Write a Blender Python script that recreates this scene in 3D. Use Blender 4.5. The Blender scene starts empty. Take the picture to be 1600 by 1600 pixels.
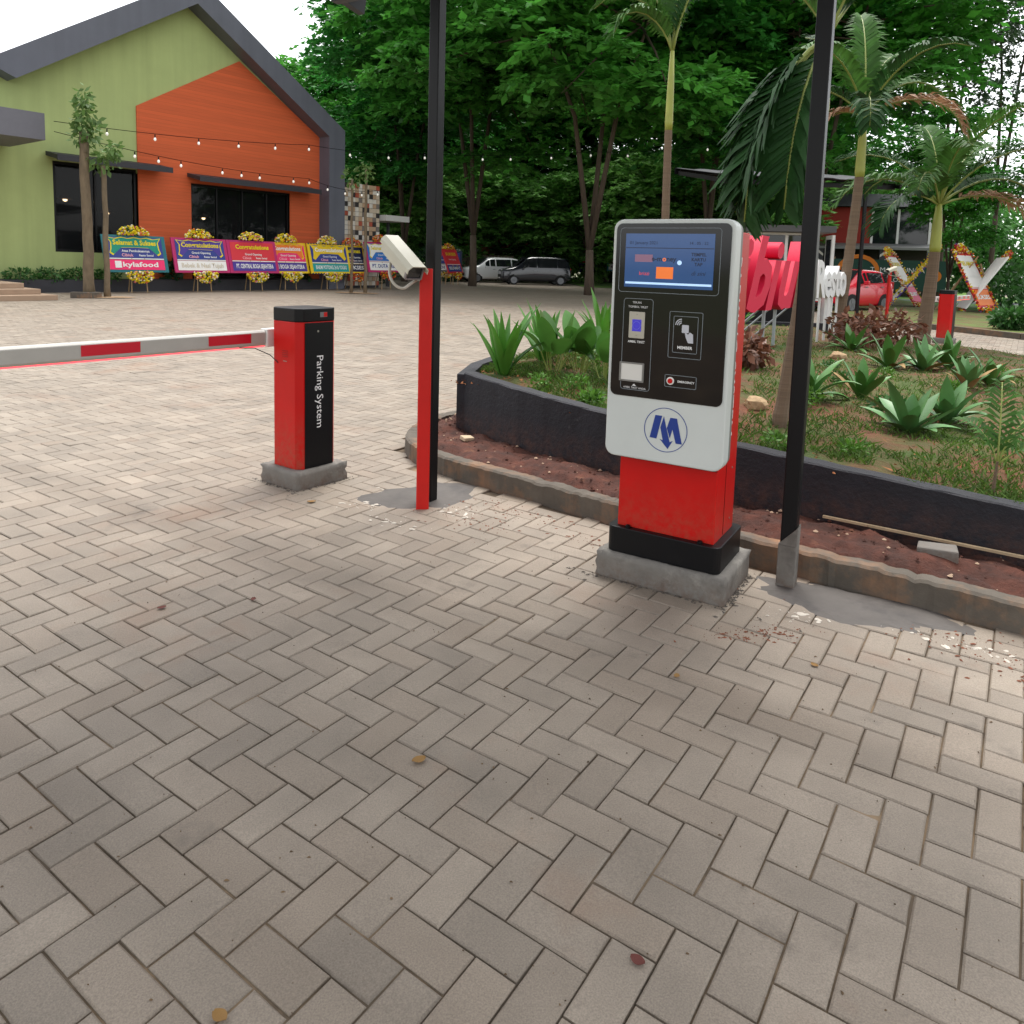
import bpy, bmesh, math, random
import numpy as np
from mathutils import Vector, Matrix

R = math.radians
scene = bpy.context.scene
COL = scene.collection

# ------------------------------------------------------------------ camera
CAM_H = 1.45
cam_data = bpy.data.cameras.new('camera')
cam = bpy.data.objects.new('camera', cam_data)
COL.objects.link(cam)
cam_data.sensor_width = 36.0
cam_data.lens = 36.0 * 1168.0 / 1600.0
cam_data.shift_y = -266.0 / 1600.0
cam_data.clip_start = 0.05
cam_data.clip_end = 3000.0
cam.matrix_world = (Matrix.Translation((0, 0, CAM_H)) @ Matrix.Rotation(R(90 - 6.07), 4, 'X')
                    @ Matrix.Rotation(R(1.66), 4, 'Z'))
scene.camera = cam

# ------------------------------------------------------------------ sky, sun, exposure
SUN_EL, SUN_ROT = 69.0, 12.0
world = bpy.data.worlds.new('World')
scene.world = world
world.use_nodes = True
wn = world.node_tree.nodes
wl = world.node_tree.links
wn.clear()
w_out = wn.new('ShaderNodeOutputWorld')
w_bg = wn.new('ShaderNodeBackground')
w_sky = wn.new('ShaderNodeTexSky')
w_sky.sky_type = 'NISHITA'
w_sky.sun_disc = False
w_sky.sun_elevation = R(SUN_EL)
w_sky.sun_rotation = R(SUN_ROT)
w_sky.air_density = 1.0
w_sky.dust_density = 1.5
w_sky.ozone_density = 1.0
w_hsv = wn.new('ShaderNodeHueSaturation')          # overcast: the cloud deck takes the blue out of the sky
w_hsv.inputs['Saturation'].default_value = 0.12
w_cl = wn.new('ShaderNodeTexNoise')                # soft uneven cloud deck
w_cl.inputs['Scale'].default_value = 2.2
w_cl.inputs['Detail'].default_value = 5.0
w_map = wn.new('ShaderNodeMapRange')
w_map.inputs['From Min'].default_value = 0.3
w_map.inputs['From Max'].default_value = 0.7
w_map.inputs['To Min'].default_value = 0.86
w_map.inputs['To Max'].default_value = 1.10
w_mul = wn.new('ShaderNodeVectorMath')
w_mul.operation = 'MULTIPLY'
wl.new(w_sky.outputs['Color'], w_hsv.inputs['Color'])
wl.new(w_cl.outputs['Fac'], w_map.inputs['Value'])
wl.new(w_hsv.outputs['Color'], w_mul.inputs[0])
wl.new(w_map.outputs['Result'], w_mul.inputs[1])
wl.new(w_mul.outputs['Vector'], w_bg.inputs['Color'])
w_bg.inputs['Strength'].default_value = 0.15
wl.new(w_bg.outputs['Background'], w_out.inputs['Surface'])

sun_d = bpy.data.lights.new('sun', 'SUN')
sun_d.energy = 1.4
sun_d.angle = R(30)
sun_d.color = (1.0, 0.96, 0.9)
sun = bpy.data.objects.new('sun', sun_d)
COL.objects.link(sun)
_az = R(SUN_ROT)
_sd = Vector((math.sin(_az) * math.cos(R(SUN_EL)), math.cos(_az) * math.cos(R(SUN_EL)), math.sin(R(SUN_EL))))
sun.rotation_euler = _sd.to_track_quat('Z', 'Y').to_euler()
sun.location = (0, 0, 40)

vs = scene.view_settings
vs.view_transform = 'Standard'
vs.look = 'None'
vs.exposure = 1.35
vs.gamma = 1.0
vs.use_curve_mapping = False
scene.cycles.max_bounces = 6
scene.cycles.diffuse_bounces = 3
scene.cycles.glossy_bounces = 3
scene.cycles.transparent_max_bounces = 6
scene.cycles.caustics_reflective = False
scene.cycles.caustics_refractive = False
scene.cycles.use_denoising = True

rng = np.random.default_rng(7)
rnd = random.Random(11)


# ------------------------------------------------------------------ helpers
def srgb(r, g, b):
    def f(v):
        v /= 255.0
        return v / 12.92 if v <= 0.04045 else ((v + 0.055) / 1.055) ** 2.4
    return (f(r), f(g), f(b))


MATS = {}


def mat(name, col, rough=0.6, metal=0.0, spec=0.5, var=0.0, vscale=6.0, bump=0.0, bscale=80.0, col2=None,
        emit=None, estr=0.0, alpha=1.0, island=0.0, objrand=0.0, coat=0.0, stretch=None, space='OBJECT', trans=0.0,
        stain=None, stain_scale=1.0, stain_lo=0.55, stain_hi=0.75, speck=0.0,
        stain2=None, stain2_scale=2.0, stain2_lo=0.6, stain2_hi=0.75, splash=None, streak=0.0, boards=None, hue=None):
    if name in MATS:
        return MATS[name]
    m = bpy.data.materials.new(name)
    m.use_nodes = True
    nt = m.node_tree
    N, L = nt.nodes, nt.links
    b = N['Principled BSDF']
    b.inputs['Base Color'].default_value = (*col, 1)
    b.inputs['Roughness'].default_value = rough
    b.inputs['Metallic'].default_value = metal
    b.inputs['Specular IOR Level'].default_value = spec
    b.inputs['Coat Weight'].default_value = coat
    b.inputs['Alpha'].default_value = alpha
    if emit:
        b.inputs['Emission Color'].default_value = (*emit, 1)
        b.inputs['Emission Strength'].default_value = estr
    if space == 'WORLD':
        g = N.new('ShaderNodeNewGeometry')
        vec = g.outputs['Position']
    else:
        tc = N.new('ShaderNodeTexCoord')
        vec = tc.outputs['Object']
    if stretch:
        mp = N.new('ShaderNodeMapping')
        mp.inputs['Scale'].default_value = stretch
        L.new(vec, mp.inputs['Vector'])
        vec = mp.outputs['Vector']
    cur = None

    def rgb(c):
        n = N.new('ShaderNodeRGB')
        n.outputs[0].default_value = (*c, 1)
        return n.outputs[0]

    def mix(fac, a, bb, mode='MIX'):
        n = N.new('ShaderNodeMix')
        n.data_type = 'RGBA'
        n.blend_type = mode
        if isinstance(fac, float):
            n.inputs['Factor'].default_value = fac
        else:
            L.new(fac, n.inputs['Factor'])
        L.new(a, n.inputs[6])
        L.new(bb, n.inputs[7])
        return n.outputs[2]

    def ramp(val, lo, hi, a=0.0, bb=1.0):
        n = N.new('ShaderNodeMapRange')
        n.inputs['From Min'].default_value = lo
        n.inputs['From Max'].default_value = hi
        n.inputs['To Min'].default_value = a
        n.inputs['To Max'].default_value = bb
        L.new(val, n.inputs['Value'])
        return n.outputs['Result']

    def noise(sc, det=4.0, rgh=0.6):
        n = N.new('ShaderNodeTexNoise')
        n.inputs['Scale'].default_value = sc
        n.inputs['Detail'].default_value = det
        n.inputs['Roughness'].default_value = rgh
        L.new(vec, n.inputs['Vector'])
        return n.outputs['Fac']

    cur = rgb(col)
    if col2:
        cur = mix(ramp(noise(vscale), 0.35, 0.65), cur, rgb(col2))
    if var > 0:
        v = ramp(noise(vscale * 1.7, 6.0), 0.25, 0.75, 1 - var, 1 + var)
        cur = mix(1.0, cur, v, 'MULTIPLY')
    if island > 0 or objrand > 0:
        if island > 0:
            g2 = N.new('ShaderNodeNewGeometry')
            rv = g2.outputs['Random Per Island']
            amt = island
        else:
            oi = N.new('ShaderNodeObjectInfo')
            rv = oi.outputs['Random']
            amt = objrand
        cur = mix(1.0, cur, ramp(rv, 0, 1, 1 - amt, 1 + amt), 'MULTIPLY')
        if hue:                                        # some pieces cast in another tint
            m7 = N.new('ShaderNodeMath')
            m7.operation = 'MULTIPLY'
            L.new(rv, m7.inputs[0])
            m7.inputs[1].default_value = 17.0
            m8 = N.new('ShaderNodeMath')
            m8.operation = 'FRACT'
            L.new(m7.outputs[0], m8.inputs[0])
            cur = mix(ramp(m8.outputs[0], 0.5, 1.0, 0.0, 0.5), cur, rgb(hue))
    if speck > 0:
        cur = mix(1.0, cur, ramp(noise(260.0, 2.0), 0.3, 0.7, 1 - speck, 1 + speck), 'MULTIPLY')
    if stain:
        cur = mix(ramp(noise(stain_scale, 6.0, 0.65), stain_lo, stain_hi), cur, rgb(stain))
    if stain2:
        cur = mix(ramp(noise(stain2_scale, 7.0, 0.7), stain2_lo, stain2_hi), cur, rgb(stain2))
    if splash:                                         # mud and dust thrown up from the ground: (colour, low z, high z, grain)
        sx = N.new('ShaderNodeSeparateXYZ')
        L.new(vec, sx.inputs['Vector'])
        hgt = ramp(sx.outputs['Z'], splash[1], splash[2], 0.85, 0.0)
        nz = ramp(noise(splash[3], 6.0, 0.75), 0.38, 0.66)
        mm = N.new('ShaderNodeMath')
        mm.operation = 'MULTIPLY'
        L.new(hgt, mm.inputs[0])
        L.new(nz, mm.inputs[1])
        cur = mix(mm.outputs[0], cur, rgb(splash[0]))
    if streak > 0:                                     # rain streaks: noise drawn out along the height
        mp2 = N.new('ShaderNodeMapping')
        mp2.inputs['Scale'].default_value = (2.2, 2.2, 0.12)
        L.new(vec, mp2.inputs['Vector'])
        n2 = N.new('ShaderNodeTexNoise')
        n2.inputs['Scale'].default_value = 1.6
        n2.inputs['Detail'].default_value = 6.0
        L.new(mp2.outputs['Vector'], n2.inputs['Vector'])
        cur = mix(1.0, cur, ramp(n2.outputs['Fac'], 0.3, 0.75, 1 + streak * .4, 1 - streak), 'MULTIPLY')
    if boards:                                         # painted boarding: (period, joint share, darkness)
        sx = N.new('ShaderNodeSeparateXYZ')
        tc3 = N.new('ShaderNodeTexCoord')
        L.new(tc3.outputs['Object'], sx.inputs['Vector'])
        m1 = N.new('ShaderNodeMath')
        m1.operation = 'DIVIDE'
        L.new(sx.outputs['Z'], m1.inputs[0])
        m1.inputs[1].default_value = boards[0]
        m2 = N.new('ShaderNodeMath')
        m2.operation = 'FRACT'
        L.new(m1.outputs[0], m2.inputs[0])
        cur = mix(1.0, cur, ramp(m2.outputs[0], 0.0, boards[1], boards[2], 1.0), 'MULTIPLY')
        m3 = N.new('ShaderNodeMath')
        m3.operation = 'FLOOR'
        L.new(m1.outputs[0], m3.inputs[0])
        wnz = N.new('ShaderNodeTexWhiteNoise')
        wnz.noise_dimensions = '1D'
        L.new(m3.outputs[0], wnz.inputs['W'])
        cur = mix(1.0, cur, ramp(wnz.outputs['Value'], 0, 1, .93, 1.06), 'MULTIPLY')
    L.new(cur, b.inputs['Base Color'])
    if bump > 0:
        bn = N.new('ShaderNodeBump')
        bn.inputs['Strength'].default_value = 1.0
        bn.inputs['Distance'].default_value = bump
        L.new(noise(bscale, 5.0, 0.65), bn.inputs['Height'])
        L.new(bn.outputs['Normal'], b.inputs['Normal'])
    if trans > 0:
        t = N.new('ShaderNodeBsdfTranslucent')
        L.new(cur, t.inputs['Color'])
        ms = N.new('ShaderNodeMixShader')
        ms.inputs['Fac'].default_value = trans
        out = N['Material Output']
        L.new(b.outputs['BSDF'], ms.inputs[1])
        L.new(t.outputs['BSDF'], ms.inputs[2])
        L.new(ms.outputs['Shader'], out.inputs['Surface'])
    MATS[name] = m
    return m


def link(o, parent=None):
    COL.objects.link(o)
    if parent is not None:
        o.parent = parent
    return o


def tag(o, label=None, cat=None, group=None, kind=None):
    if label:
        o['label'] = label
    if cat:
        o['category'] = cat
    if group:
        o['group'] = group
    if kind:
        o['kind'] = kind
    return o


def thing(name, label, cat, loc=(0, 0, 0), rz=0.0, group=None):
    o = bpy.data.objects.new(name, None)
    o.empty_display_size = 0.1
    link(o)
    o.location = loc
    o.rotation_euler = (0, 0, rz)
    return tag(o, label, cat, group)


def copy_tree(o, parent=None):
    c = o.copy()
    link(c)
    c.parent = parent
    for ch in list(o.children):
        copy_tree(ch, c)
    return c


class MB:
    """collects shapes; build() links them as ONE mesh object"""

    def __init__(self):
        self.v, self.f, self.m = [], [], []
        self.cur = 0

    def add(self, vs_, fs_):
        k = len(self.v)
        self.v += [tuple(map(float, p)) for p in vs_]
        for f in fs_:
            self.f.append([i + k for i in f])
            self.m.append(self.cur)
        return self

    def box(self, c, s, rz=0.0, M=None, taper=1.0):
        hx, hy, hz = s[0] / 2, s[1] / 2, s[2] / 2
        P = []
        for z, t in ((-hz, 1.0), (hz, taper)):
            for x, y in ((-hx, -hy), (hx, -hy), (hx, hy), (-hx, hy)):
                P.append(Vector((x * t, y * t, z)))
        if M is None:
            M = Matrix.Rotation(rz, 3, 'Z')
        P = [M @ p + Vector(c) for p in P]
        return self.add(P, [(0, 3, 2, 1), (4, 5, 6, 7), (0, 1, 5, 4), (1, 2, 6, 5), (2, 3, 7, 6), (3, 0, 4, 7)])

    def beam(self, a, b, w, h, up=(0, 0, 1)):
        a, b = Vector(a), Vector(b)
        d = (b - a)
        ln = d.length
        d.normalize()
        s = d.cross(Vector(up))
        if s.length < 1e-5:
            s = Vector((1, 0, 0))
        s.normalize()
        u = s.cross(d)
        M = Matrix((s, d, u)).transposed()
        return self.box((a + b) / 2, (w, ln, h), M=M)

    def tube(self, path, radii, n=8, cap=True):
        path = [Vector(p) for p in path]
        if not hasattr(radii, '__len__'):
            radii = [radii] * len(path)
        rings = []
        k = len(path)
        prev = None
        P = []
        for i, p in enumerate(path):
            d = (path[min(i + 1, k - 1)] - path[max(i - 1, 0)]).normalized()
            ref = prev if prev is not None else (Vector((1, 0, 0)) if abs(d.x) < 0.9 else Vector((0, 1, 0)))
            s = (ref - d * ref.dot(d))
            if s.length < 1e-5:
                s = d.orthogonal()
            s.normalize()
            prev = s
            t = d.cross(s)
            for j in range(n):
                a = 2 * math.pi * j / n
                P.append(p + (s * math.cos(a) + t * math.sin(a)) * radii[i])
        F = []
        for i in range(k - 1):
            for j in range(n):
                j2 = (j + 1) % n
                F.append((i * n + j, i * n + j2, (i + 1) * n + j2, (i + 1) * n + j))
        if cap:
            F.append(tuple(range(n - 1, -1, -1)))
            F.append(tuple((k - 1) * n + j for j in range(n)))
        return self.add(P, F)

    def prism(self, poly, a0, a1, axis='Z'):
        """poly: list of 2D points (ccw); extruded along axis. axis 'Y': poly is (x,z)"""
        n = len(poly)
        P = []
        for a in (a0, a1):
            for p in poly:
                P.append((p[0], p[1], a) if axis == 'Z' else ((p[0], a, p[1]) if axis == 'Y' else (a, p[0], p[1])))
        F = [tuple(range(n - 1, -1, -1)), tuple(range(n, 2 * n))]
        for i in range(n):
            j = (i + 1) % n
            F.append((i, j, n + j, n + i))
        return self.add(P, F)

    def quad(self, a, b, c, d):
        return self.add([a, b, c, d], [(0, 1, 2, 3)])

    def blob(self, c, r, n=6, squash=1.0):
        P = [(c[0], c[1], c[2] + r * squash)]
        for j in range(n):
            a = 2 * math.pi * j / n
            P.append((c[0] + r * math.cos(a), c[1] + r * math.sin(a), c[2]))
        P.append((c[0], c[1], c[2] - r * squash))
        F = [(0, 1 + j, 1 + (j + 1) % n) for j in range(n)] + [(n + 1, 1 + (j + 1) % n, 1 + j) for j in range(n)]
        return self.add(P, F)

    def lathe(self, prof, c=(0, 0, 0), n=16):
        P, F = [], []
        for r, z in prof:
            for j in range(n):
                a = 2 * math.pi * j / n
                P.append((c[0] + r * math.cos(a), c[1] + r * math.sin(a), c[2] + z))
        for i in range(len(prof) - 1):
            for j in range(n):
                j2 = (j + 1) % n
                F.append((i * n + j, i * n + j2, (i + 1) * n + j2, (i + 1) * n + j))
        F.append(tuple(range(n - 1, -1, -1)))
        F.append(tuple((len(prof) - 1) * n + j for j in range(n)))
        return self.add(P, F)

    def xf(self, M):
        self.v = [tuple(M @ Vector(p)) for p in self.v]
        return self

    def rough_box(self, c, s, amp, seed, step=.03):
        """a cast block with uneven faces and worn edges"""
        r = random.Random(seed)
        n = [max(2, int(round(q / step))) for q in s]
        vid, P, F = {}, [], []

        def vert(i, j, k):
            key = (i, j, k)
            if key not in vid:
                u = [(-.5 + a / m) * q for a, m, q in zip((i, j, k), n, s)]
                edge = sum(1 for a, m in zip((i, j, k), n) if a in (0, m))
                f = amp * (1.8 if edge >= 2 else .8)
                vid[key] = len(P)
                pull = amp * 1.3 * r.random() if edge >= 2 else 0
                P.append([c[q] + u[q] * (1 - pull / s[q]) + r.uniform(-f, f) * .5 for q in range(3)])
            return vid[key]
        for ax_, (b, d) in ((0, (1, 2)), (1, (0, 2)), (2, (0, 1))):
            for side in (0, n[ax_]):
                for i in range(n[b]):
                    for j in range(n[d]):
                        q = []
                        for di, dj in ((0, 0), (1, 0), (1, 1), (0, 1)):
                            key = [0, 0, 0]
                            key[ax_], key[b], key[d] = side, i + di, j + dj
                            q.append(vert(*key))
                        F.append(tuple(q))
        return self.add(P, F)

    def build(self, name, material, parent=None, smooth=False, bevel=0.0, seg=2, fix=True):
        me = bpy.data.meshes.new(name)
        me.from_pydata(self.v, [], self.f)
        ml = material if isinstance(material, (list, tuple)) else [material]
        for m in ml:
            me.materials.append(m)
        if len(ml) > 1:
            me.polygons.foreach_set('material_index', self.m)
        if fix:
            bm = bmesh.new()
            bm.from_mesh(me)
            bmesh.ops.recalc_face_normals(bm, faces=bm.faces)
            bm.to_mesh(me)
            bm.free()
        if smooth:
            me.polygons.foreach_set('use_smooth', [True] * len(me.polygons))
        me.update()
        o = bpy.data.objects.new(name, me)
        link(o, parent)
        if bevel > 0:
            md = o.modifiers.new('bevel', 'BEVEL')
            md.width = bevel
            md.segments = seg
            md.limit_method = 'ANGLE'
            md.angle_limit = R(35)
        return o


def np_mesh(name, V, Q, material, parent=None, smooth=False):
    """fast mesh from arrays: V (n,3); Q (m,k) faces all with k corners"""
    me = bpy.data.meshes.new(name)
    V = np.asarray(V, dtype=np.float32)
    Q = np.asarray(Q, dtype=np.int32)
    k = Q.shape[1]
    me.vertices.add(len(V))
    me.vertices.foreach_set('co', V.ravel())
    me.loops.add(Q.size)
    me.loops.foreach_set('vertex_index', Q.ravel())
    me.polygons.add(len(Q))
    me.polygons.foreach_set('loop_start', np.arange(0, Q.size, k, dtype=np.int32))
    me.polygons.foreach_set('loop_total', np.full(len(Q), k, dtype=np.int32))
    me.materials.append(material)
    me.polygons.foreach_set('use_smooth', [bool(smooth)] * len(me.polygons))
    me.update(calc_edges=True)
    o = bpy.data.objects.new(name, me)
    if parent is not False:
        link(o, parent)
    return o


def rrect(x0, x1, z0, z1, r, n=5):
    P = []
    for cx, cz, a0 in ((x1 - r, z0 + r, -90), (x1 - r, z1 - r, 0), (x0 + r, z1 - r, 90), (x0 + r, z0 + r, 180)):
        for i in range(n + 1):
            a = R(a0 + 90.0 * i / n)
            P.append((cx + r * math.cos(a), cz + r * math.sin(a)))
    return P


def ring_prism(mb, outer, inner, a0, a1, axis='Y'):
    n = len(outer)
    def pt(p, a):
        return (p[0], a, p[1]) if axis == 'Y' else (p[0], p[1], a)
    P = [pt(p, a0) for p in outer] + [pt(p, a0) for p in inner] + [pt(p, a1) for p in outer] + [pt(p, a1) for p in inner]
    F = []
    for i in range(n):
        j = (i + 1) % n
        F += [(i, j, n + j, n + i), (2 * n + i, 3 * n + i, 3 * n + j, 2 * n + j), (i, 2 * n + i, 2 * n + j, j),
              (n + i, n + j, 3 * n + j, 3 * n + i)]
    return mb.add(P, F)


def text_mesh(body, size, extrude=0.0, bold=0.0, shear=0.0, align='CENTER', spacing=1.0):
    cu = bpy.data.curves.new('lettering', 'FONT')
    cu.body = body
    cu.size = size
    cu.extrude = extrude
    cu.offset = bold
    cu.shear = shear
    cu.align_x = align
    cu.align_y = 'CENTER'
    cu.space_character = spacing
    cu.resolution_u = 2
    o = bpy.data.objects.new('lettering', cu)
    COL.objects.link(o)
    dg = bpy.context.evaluated_depsgraph_get()
    dg.update()
    me = bpy.data.meshes.new_from_object(o.evaluated_get(dg))
    COL.objects.unlink(o)
    bpy.data.objects.remove(o)
    bpy.data.curves.remove(cu)
    return me


def lettering(body, size, material, parent, M, width=None, name='lettering', **kw):
    """flat or extruded writing; M places the text's own xy plane. width squeezes the text to that width"""
    me = text_mesh(body, size, **kw)
    if width and len(me.vertices):
        xs = [v.co.x for v in me.vertices]
        w = max(xs) - min(xs)
        cx = (max(xs) + min(xs)) / 2 if kw.get('align', 'CENTER') == 'CENTER' else 0.0
        for v in me.vertices:
            v.co.x = (v.co.x - cx) * width / w + cx
    me.materials.clear()
    me.materials.append(material)
    o = bpy.data.objects.new(name, me)
    link(o, parent)
    o.matrix_local = M
    return o


# text plane standing upright, read from -y (front): x right, z up
UPRIGHT = Matrix.Rotation(R(90), 4, 'X')


def front(x, y, z, roll=0.0):
    return Matrix.Translation((x, y, z)) @ UPRIGHT @ Matrix.Rotation(roll, 4, 'Z')


def vnoise(x, y, seed=0):
    """cheap smooth value noise for terrain"""
    x = np.asarray(x, float)
    y = np.asarray(y, float)
    xi, yi = np.floor(x).astype(int), np.floor(y).astype(int)
    fx, fy = x - xi, y - yi
    fx = fx * fx * (3 - 2 * fx)
    fy = fy * fy * (3 - 2 * fy)

    def h(a, b):
        n = np.sin(a * 127.1 + b * 311.7 + seed * 74.7) * 43758.5453
        return n - np.floor(n)
    return (h(xi, yi) * (1 - fx) * (1 - fy) + h(xi + 1, yi) * fx * (1 - fy) + h(xi, yi + 1) * (1 - fx) * fy
            + h(xi + 1, yi + 1) * fx * fy)

# ------------------------------------------------------------------ materials used in many places
M_PAVE = dict(rough=0.6, spec=0.45, var=0.24, vscale=1.3, bump=0.0022, bscale=120.0, space='WORLD', speck=0.2,
              stain=srgb(138, 106, 84), stain_scale=0.9, stain_lo=0.56, stain_hi=0.86,
              stain2=srgb(88, 80, 72), stain2_scale=2.1, stain2_lo=0.60, stain2_hi=0.80, hue=srgb(134, 120, 105))
PAVE_COL = srgb(138, 127, 114)
m_block = mat('paver_concrete', PAVE_COL, objrand=0.13, **M_PAVE)
m_blocks = mat('paver_concrete_field', PAVE_COL, island=0.13, **M_PAVE)


def tyre_marks(m):
    """two faint dark wheel tracks along the lane that passes the ticket machine"""
    N, L = m.node_tree.nodes, m.node_tree.links
    b = N['Principled BSDF']
    old = b.inputs['Base Color'].links[0].from_socket
    g = N.new('ShaderNodeNewGeometry')
    dp = N.new('ShaderNodeVectorMath')
    dp.operation = 'DOT_PRODUCT'
    L.new(g.outputs['Position'], dp.inputs[0])
    dp.inputs[1].default_value = (-.52, -.854, 0)
    nz = N.new('ShaderNodeTexNoise')
    nz.inputs['Scale'].default_value = 1.1
    nz.inputs['Detail'].default_value = 6.0
    L.new(g.outputs['Position'], nz.inputs['Vector'])
    acc = None
    for v0 in (-2.38, -.92):
        sb = N.new('ShaderNodeMath')
        sb.operation = 'SUBTRACT'
        L.new(dp.outputs['Value'], sb.inputs[0])
        sb.inputs[1].default_value = v0
        ab = N.new('ShaderNodeMath')
        ab.operation = 'ABSOLUTE'
        L.new(sb.outputs[0], ab.inputs[0])
        mr = N.new('ShaderNodeMapRange')
        mr.interpolation_type = 'SMOOTHSTEP'
        mr.inputs['From Min'].default_value = .05
        mr.inputs['From Max'].default_value = .20
        mr.inputs['To Min'].default_value = .8
        mr.inputs['To Max'].default_value = 0.0
        L.new(ab.outputs[0], mr.inputs['Value'])
        if acc is None:
            acc = mr.outputs['Result']
        else:
            ad = N.new('ShaderNodeMath')
            ad.operation = 'ADD'
            L.new(acc, ad.inputs[0])
            L.new(mr.outputs['Result'], ad.inputs[1])
            acc = ad.outputs[0]
    ml = N.new('ShaderNodeMath')
    ml.operation = 'MULTIPLY'
    L.new(acc, ml.inputs[0])
    L.new(nz.outputs['Fac'], ml.inputs[1])
    mx = N.new('ShaderNodeMix')
    mx.data_type = 'RGBA'
    mx.blend_type = 'MULTIPLY'
    L.new(ml.outputs[0], mx.inputs['Factor'])
    L.new(old, mx.inputs[6])
    mx.inputs[7].default_value = (.62, .60, .58, 1)
    L.new(mx.outputs[2], b.inputs['Base Color'])


tyre_marks(m_block)
tyre_marks(m_blocks)
m_sand = mat('joint_sand', srgb(88, 76, 62), rough=0.95, var=0.3, vscale=8, space='WORLD', stain=srgb(136, 116, 92), stain_scale=2.6, stain_lo=.48, stain_hi=.62)
m_cement = mat('grey_cement', srgb(118, 114, 108), rough=0.85, var=0.22, vscale=5, bump=0.002, bscale=60, stain=srgb(74, 70, 66), stain_scale=4.0, stain2=srgb(150, 146, 138), stain2_scale=6.0, stain2_lo=.58, stain2_hi=.74, splash=(srgb(96, 74, 60), 0.0, .10, 18.0))
m_kerb = mat('kerb_concrete', srgb(92, 85, 76), rough=0.9, var=0.25, vscale=4, bump=0.003, bscale=45, stain=srgb(150, 110, 78), stain_scale=2.0, stain_lo=0.5, stain_hi=0.7)
m_soil = mat('red_soil', srgb(88, 48, 35), rough=0.95, var=0.4, vscale=7, bump=0.012, bscale=38, col2=srgb(64, 38, 30), stain=srgb(124, 84, 62), stain_scale=9.0, stain_lo=0.6, stain_hi=0.78)
m_navy = mat('navy_render', srgb(24, 25, 33), rough=0.72, var=0.3, vscale=5, bump=0.008, bscale=40, stain=srgb(92, 90, 90), stain_scale=7.0, stain_lo=0.66, stain_hi=0.8, splash=(srgb(92, 58, 44), .06, .34, 14.0))
m_black = mat('black_paint', srgb(9, 9, 12), rough=0.42, spec=0.25, var=0.15, vscale=8, stain=srgb(30, 29, 29), stain_scale=6.0, stain_lo=0.6, stain_hi=0.85)
m_blackgloss = mat('black_acrylic', srgb(10, 10, 14), rough=0.08, spec=0.5)
m_red = mat('red_powdercoat', srgb(192, 8, 4), rough=0.42, spec=0.3, var=0.06, vscale=5, bump=0.0003, bscale=300, stain=srgb(160, 30, 24), stain_scale=3.0, stain_lo=0.62, stain_hi=0.9, splash=(srgb(150, 78, 58), .12, .50, 26.0))
m_white = mat('white_paint', srgb(226, 226, 222), rough=0.45, var=0.05, vscale=4)
m_offwhite = mat('white_kiosk_shell', srgb(200, 205, 202), rough=0.35, var=0.04, vscale=3)
m_alu = mat('grey_steel', srgb(150, 148, 140), rough=0.4, metal=0.6, var=0.1)
m_letter = mat('white_lettering', srgb(228, 228, 228), rough=0.5)
m_glass_dark = mat('dark_window_glass', (0.012, 0.014, 0.018), rough=0.04, spec=0.6)
m_wood = mat('bamboo', srgb(158, 132, 96), rough=0.7, var=0.25, vscale=12)
m_bark = mat('bark', srgb(112, 98, 78), rough=0.9, var=0.35, vscale=5, bump=0.01, bscale=22, stretch=(1, 1, 0.35))
m_bark_dark = mat('bark_dark', srgb(78, 66, 54), rough=0.9, var=0.35, vscale=4, bump=0.015, bscale=14, stretch=(1, 1, 0.3))

# ------------------------------------------------------------------ ground
mb = MB()
mb.quad((-900, -400, -0.03), (900, -400, -0.03), (900, 1500, -0.03), (-900, 1500, -0.03))
o = mb.build('ground', mat('earth', srgb(96, 98, 66), rough=0.95, var=0.35, vscale=0.2, space='WORLD'))
tag(o, kind='structure')


def paving_far_material():
    m = mat('paving_far', PAVE_COL, rough=0.55, var=0.16, vscale=0.45, space='WORLD', stain=srgb(160, 132, 110), stain_scale=0.35, stain_lo=0.55, stain_hi=0.85)
    nt = m.node_tree
    N, L = nt.nodes, nt.links
    b = N['Principled BSDF']
    old = b.inputs['Base Color'].links[0].from_socket
    g = N.new('ShaderNodeNewGeometry')
    mp = N.new('ShaderNodeMapping')
    mp.inputs['Rotation'].default_value = (0, 0, R(34.5))
    L.new(g.outputs['Position'], mp.inputs['Vector'])
    br = N.new('ShaderNodeTexBrick')
    br.inputs['Scale'].default_value = 1.0
    br.inputs['Brick Width'].default_value = 0.21
    br.inputs['Row Height'].default_value = 0.105
    br.inputs['Mortar Size'].default_value = 0.005
    br.inputs['Color1'].default_value = (1.1, 1.1, 1.1, 1)
    br.inputs['Color2'].default_value = (0.88, 0.87, 0.86, 1)
    br.inputs['Mortar'].default_value = (0.5, 0.48, 0.45, 1)
    L.new(mp.outputs['Vector'], br.inputs['Vector'])
    mx = N.new('ShaderNodeMix')
    mx.data_type = 'RGBA'
    mx.blend_type = 'MULTIPLY'
    mx.inputs['Factor'].default_value = 1.0
    L.new(old, mx.inputs[6])
    L.new(br.outputs['Color'], mx.inputs[7])
    L.new(mx.outputs[2], b.inputs['Base Color'])
    return m


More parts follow.
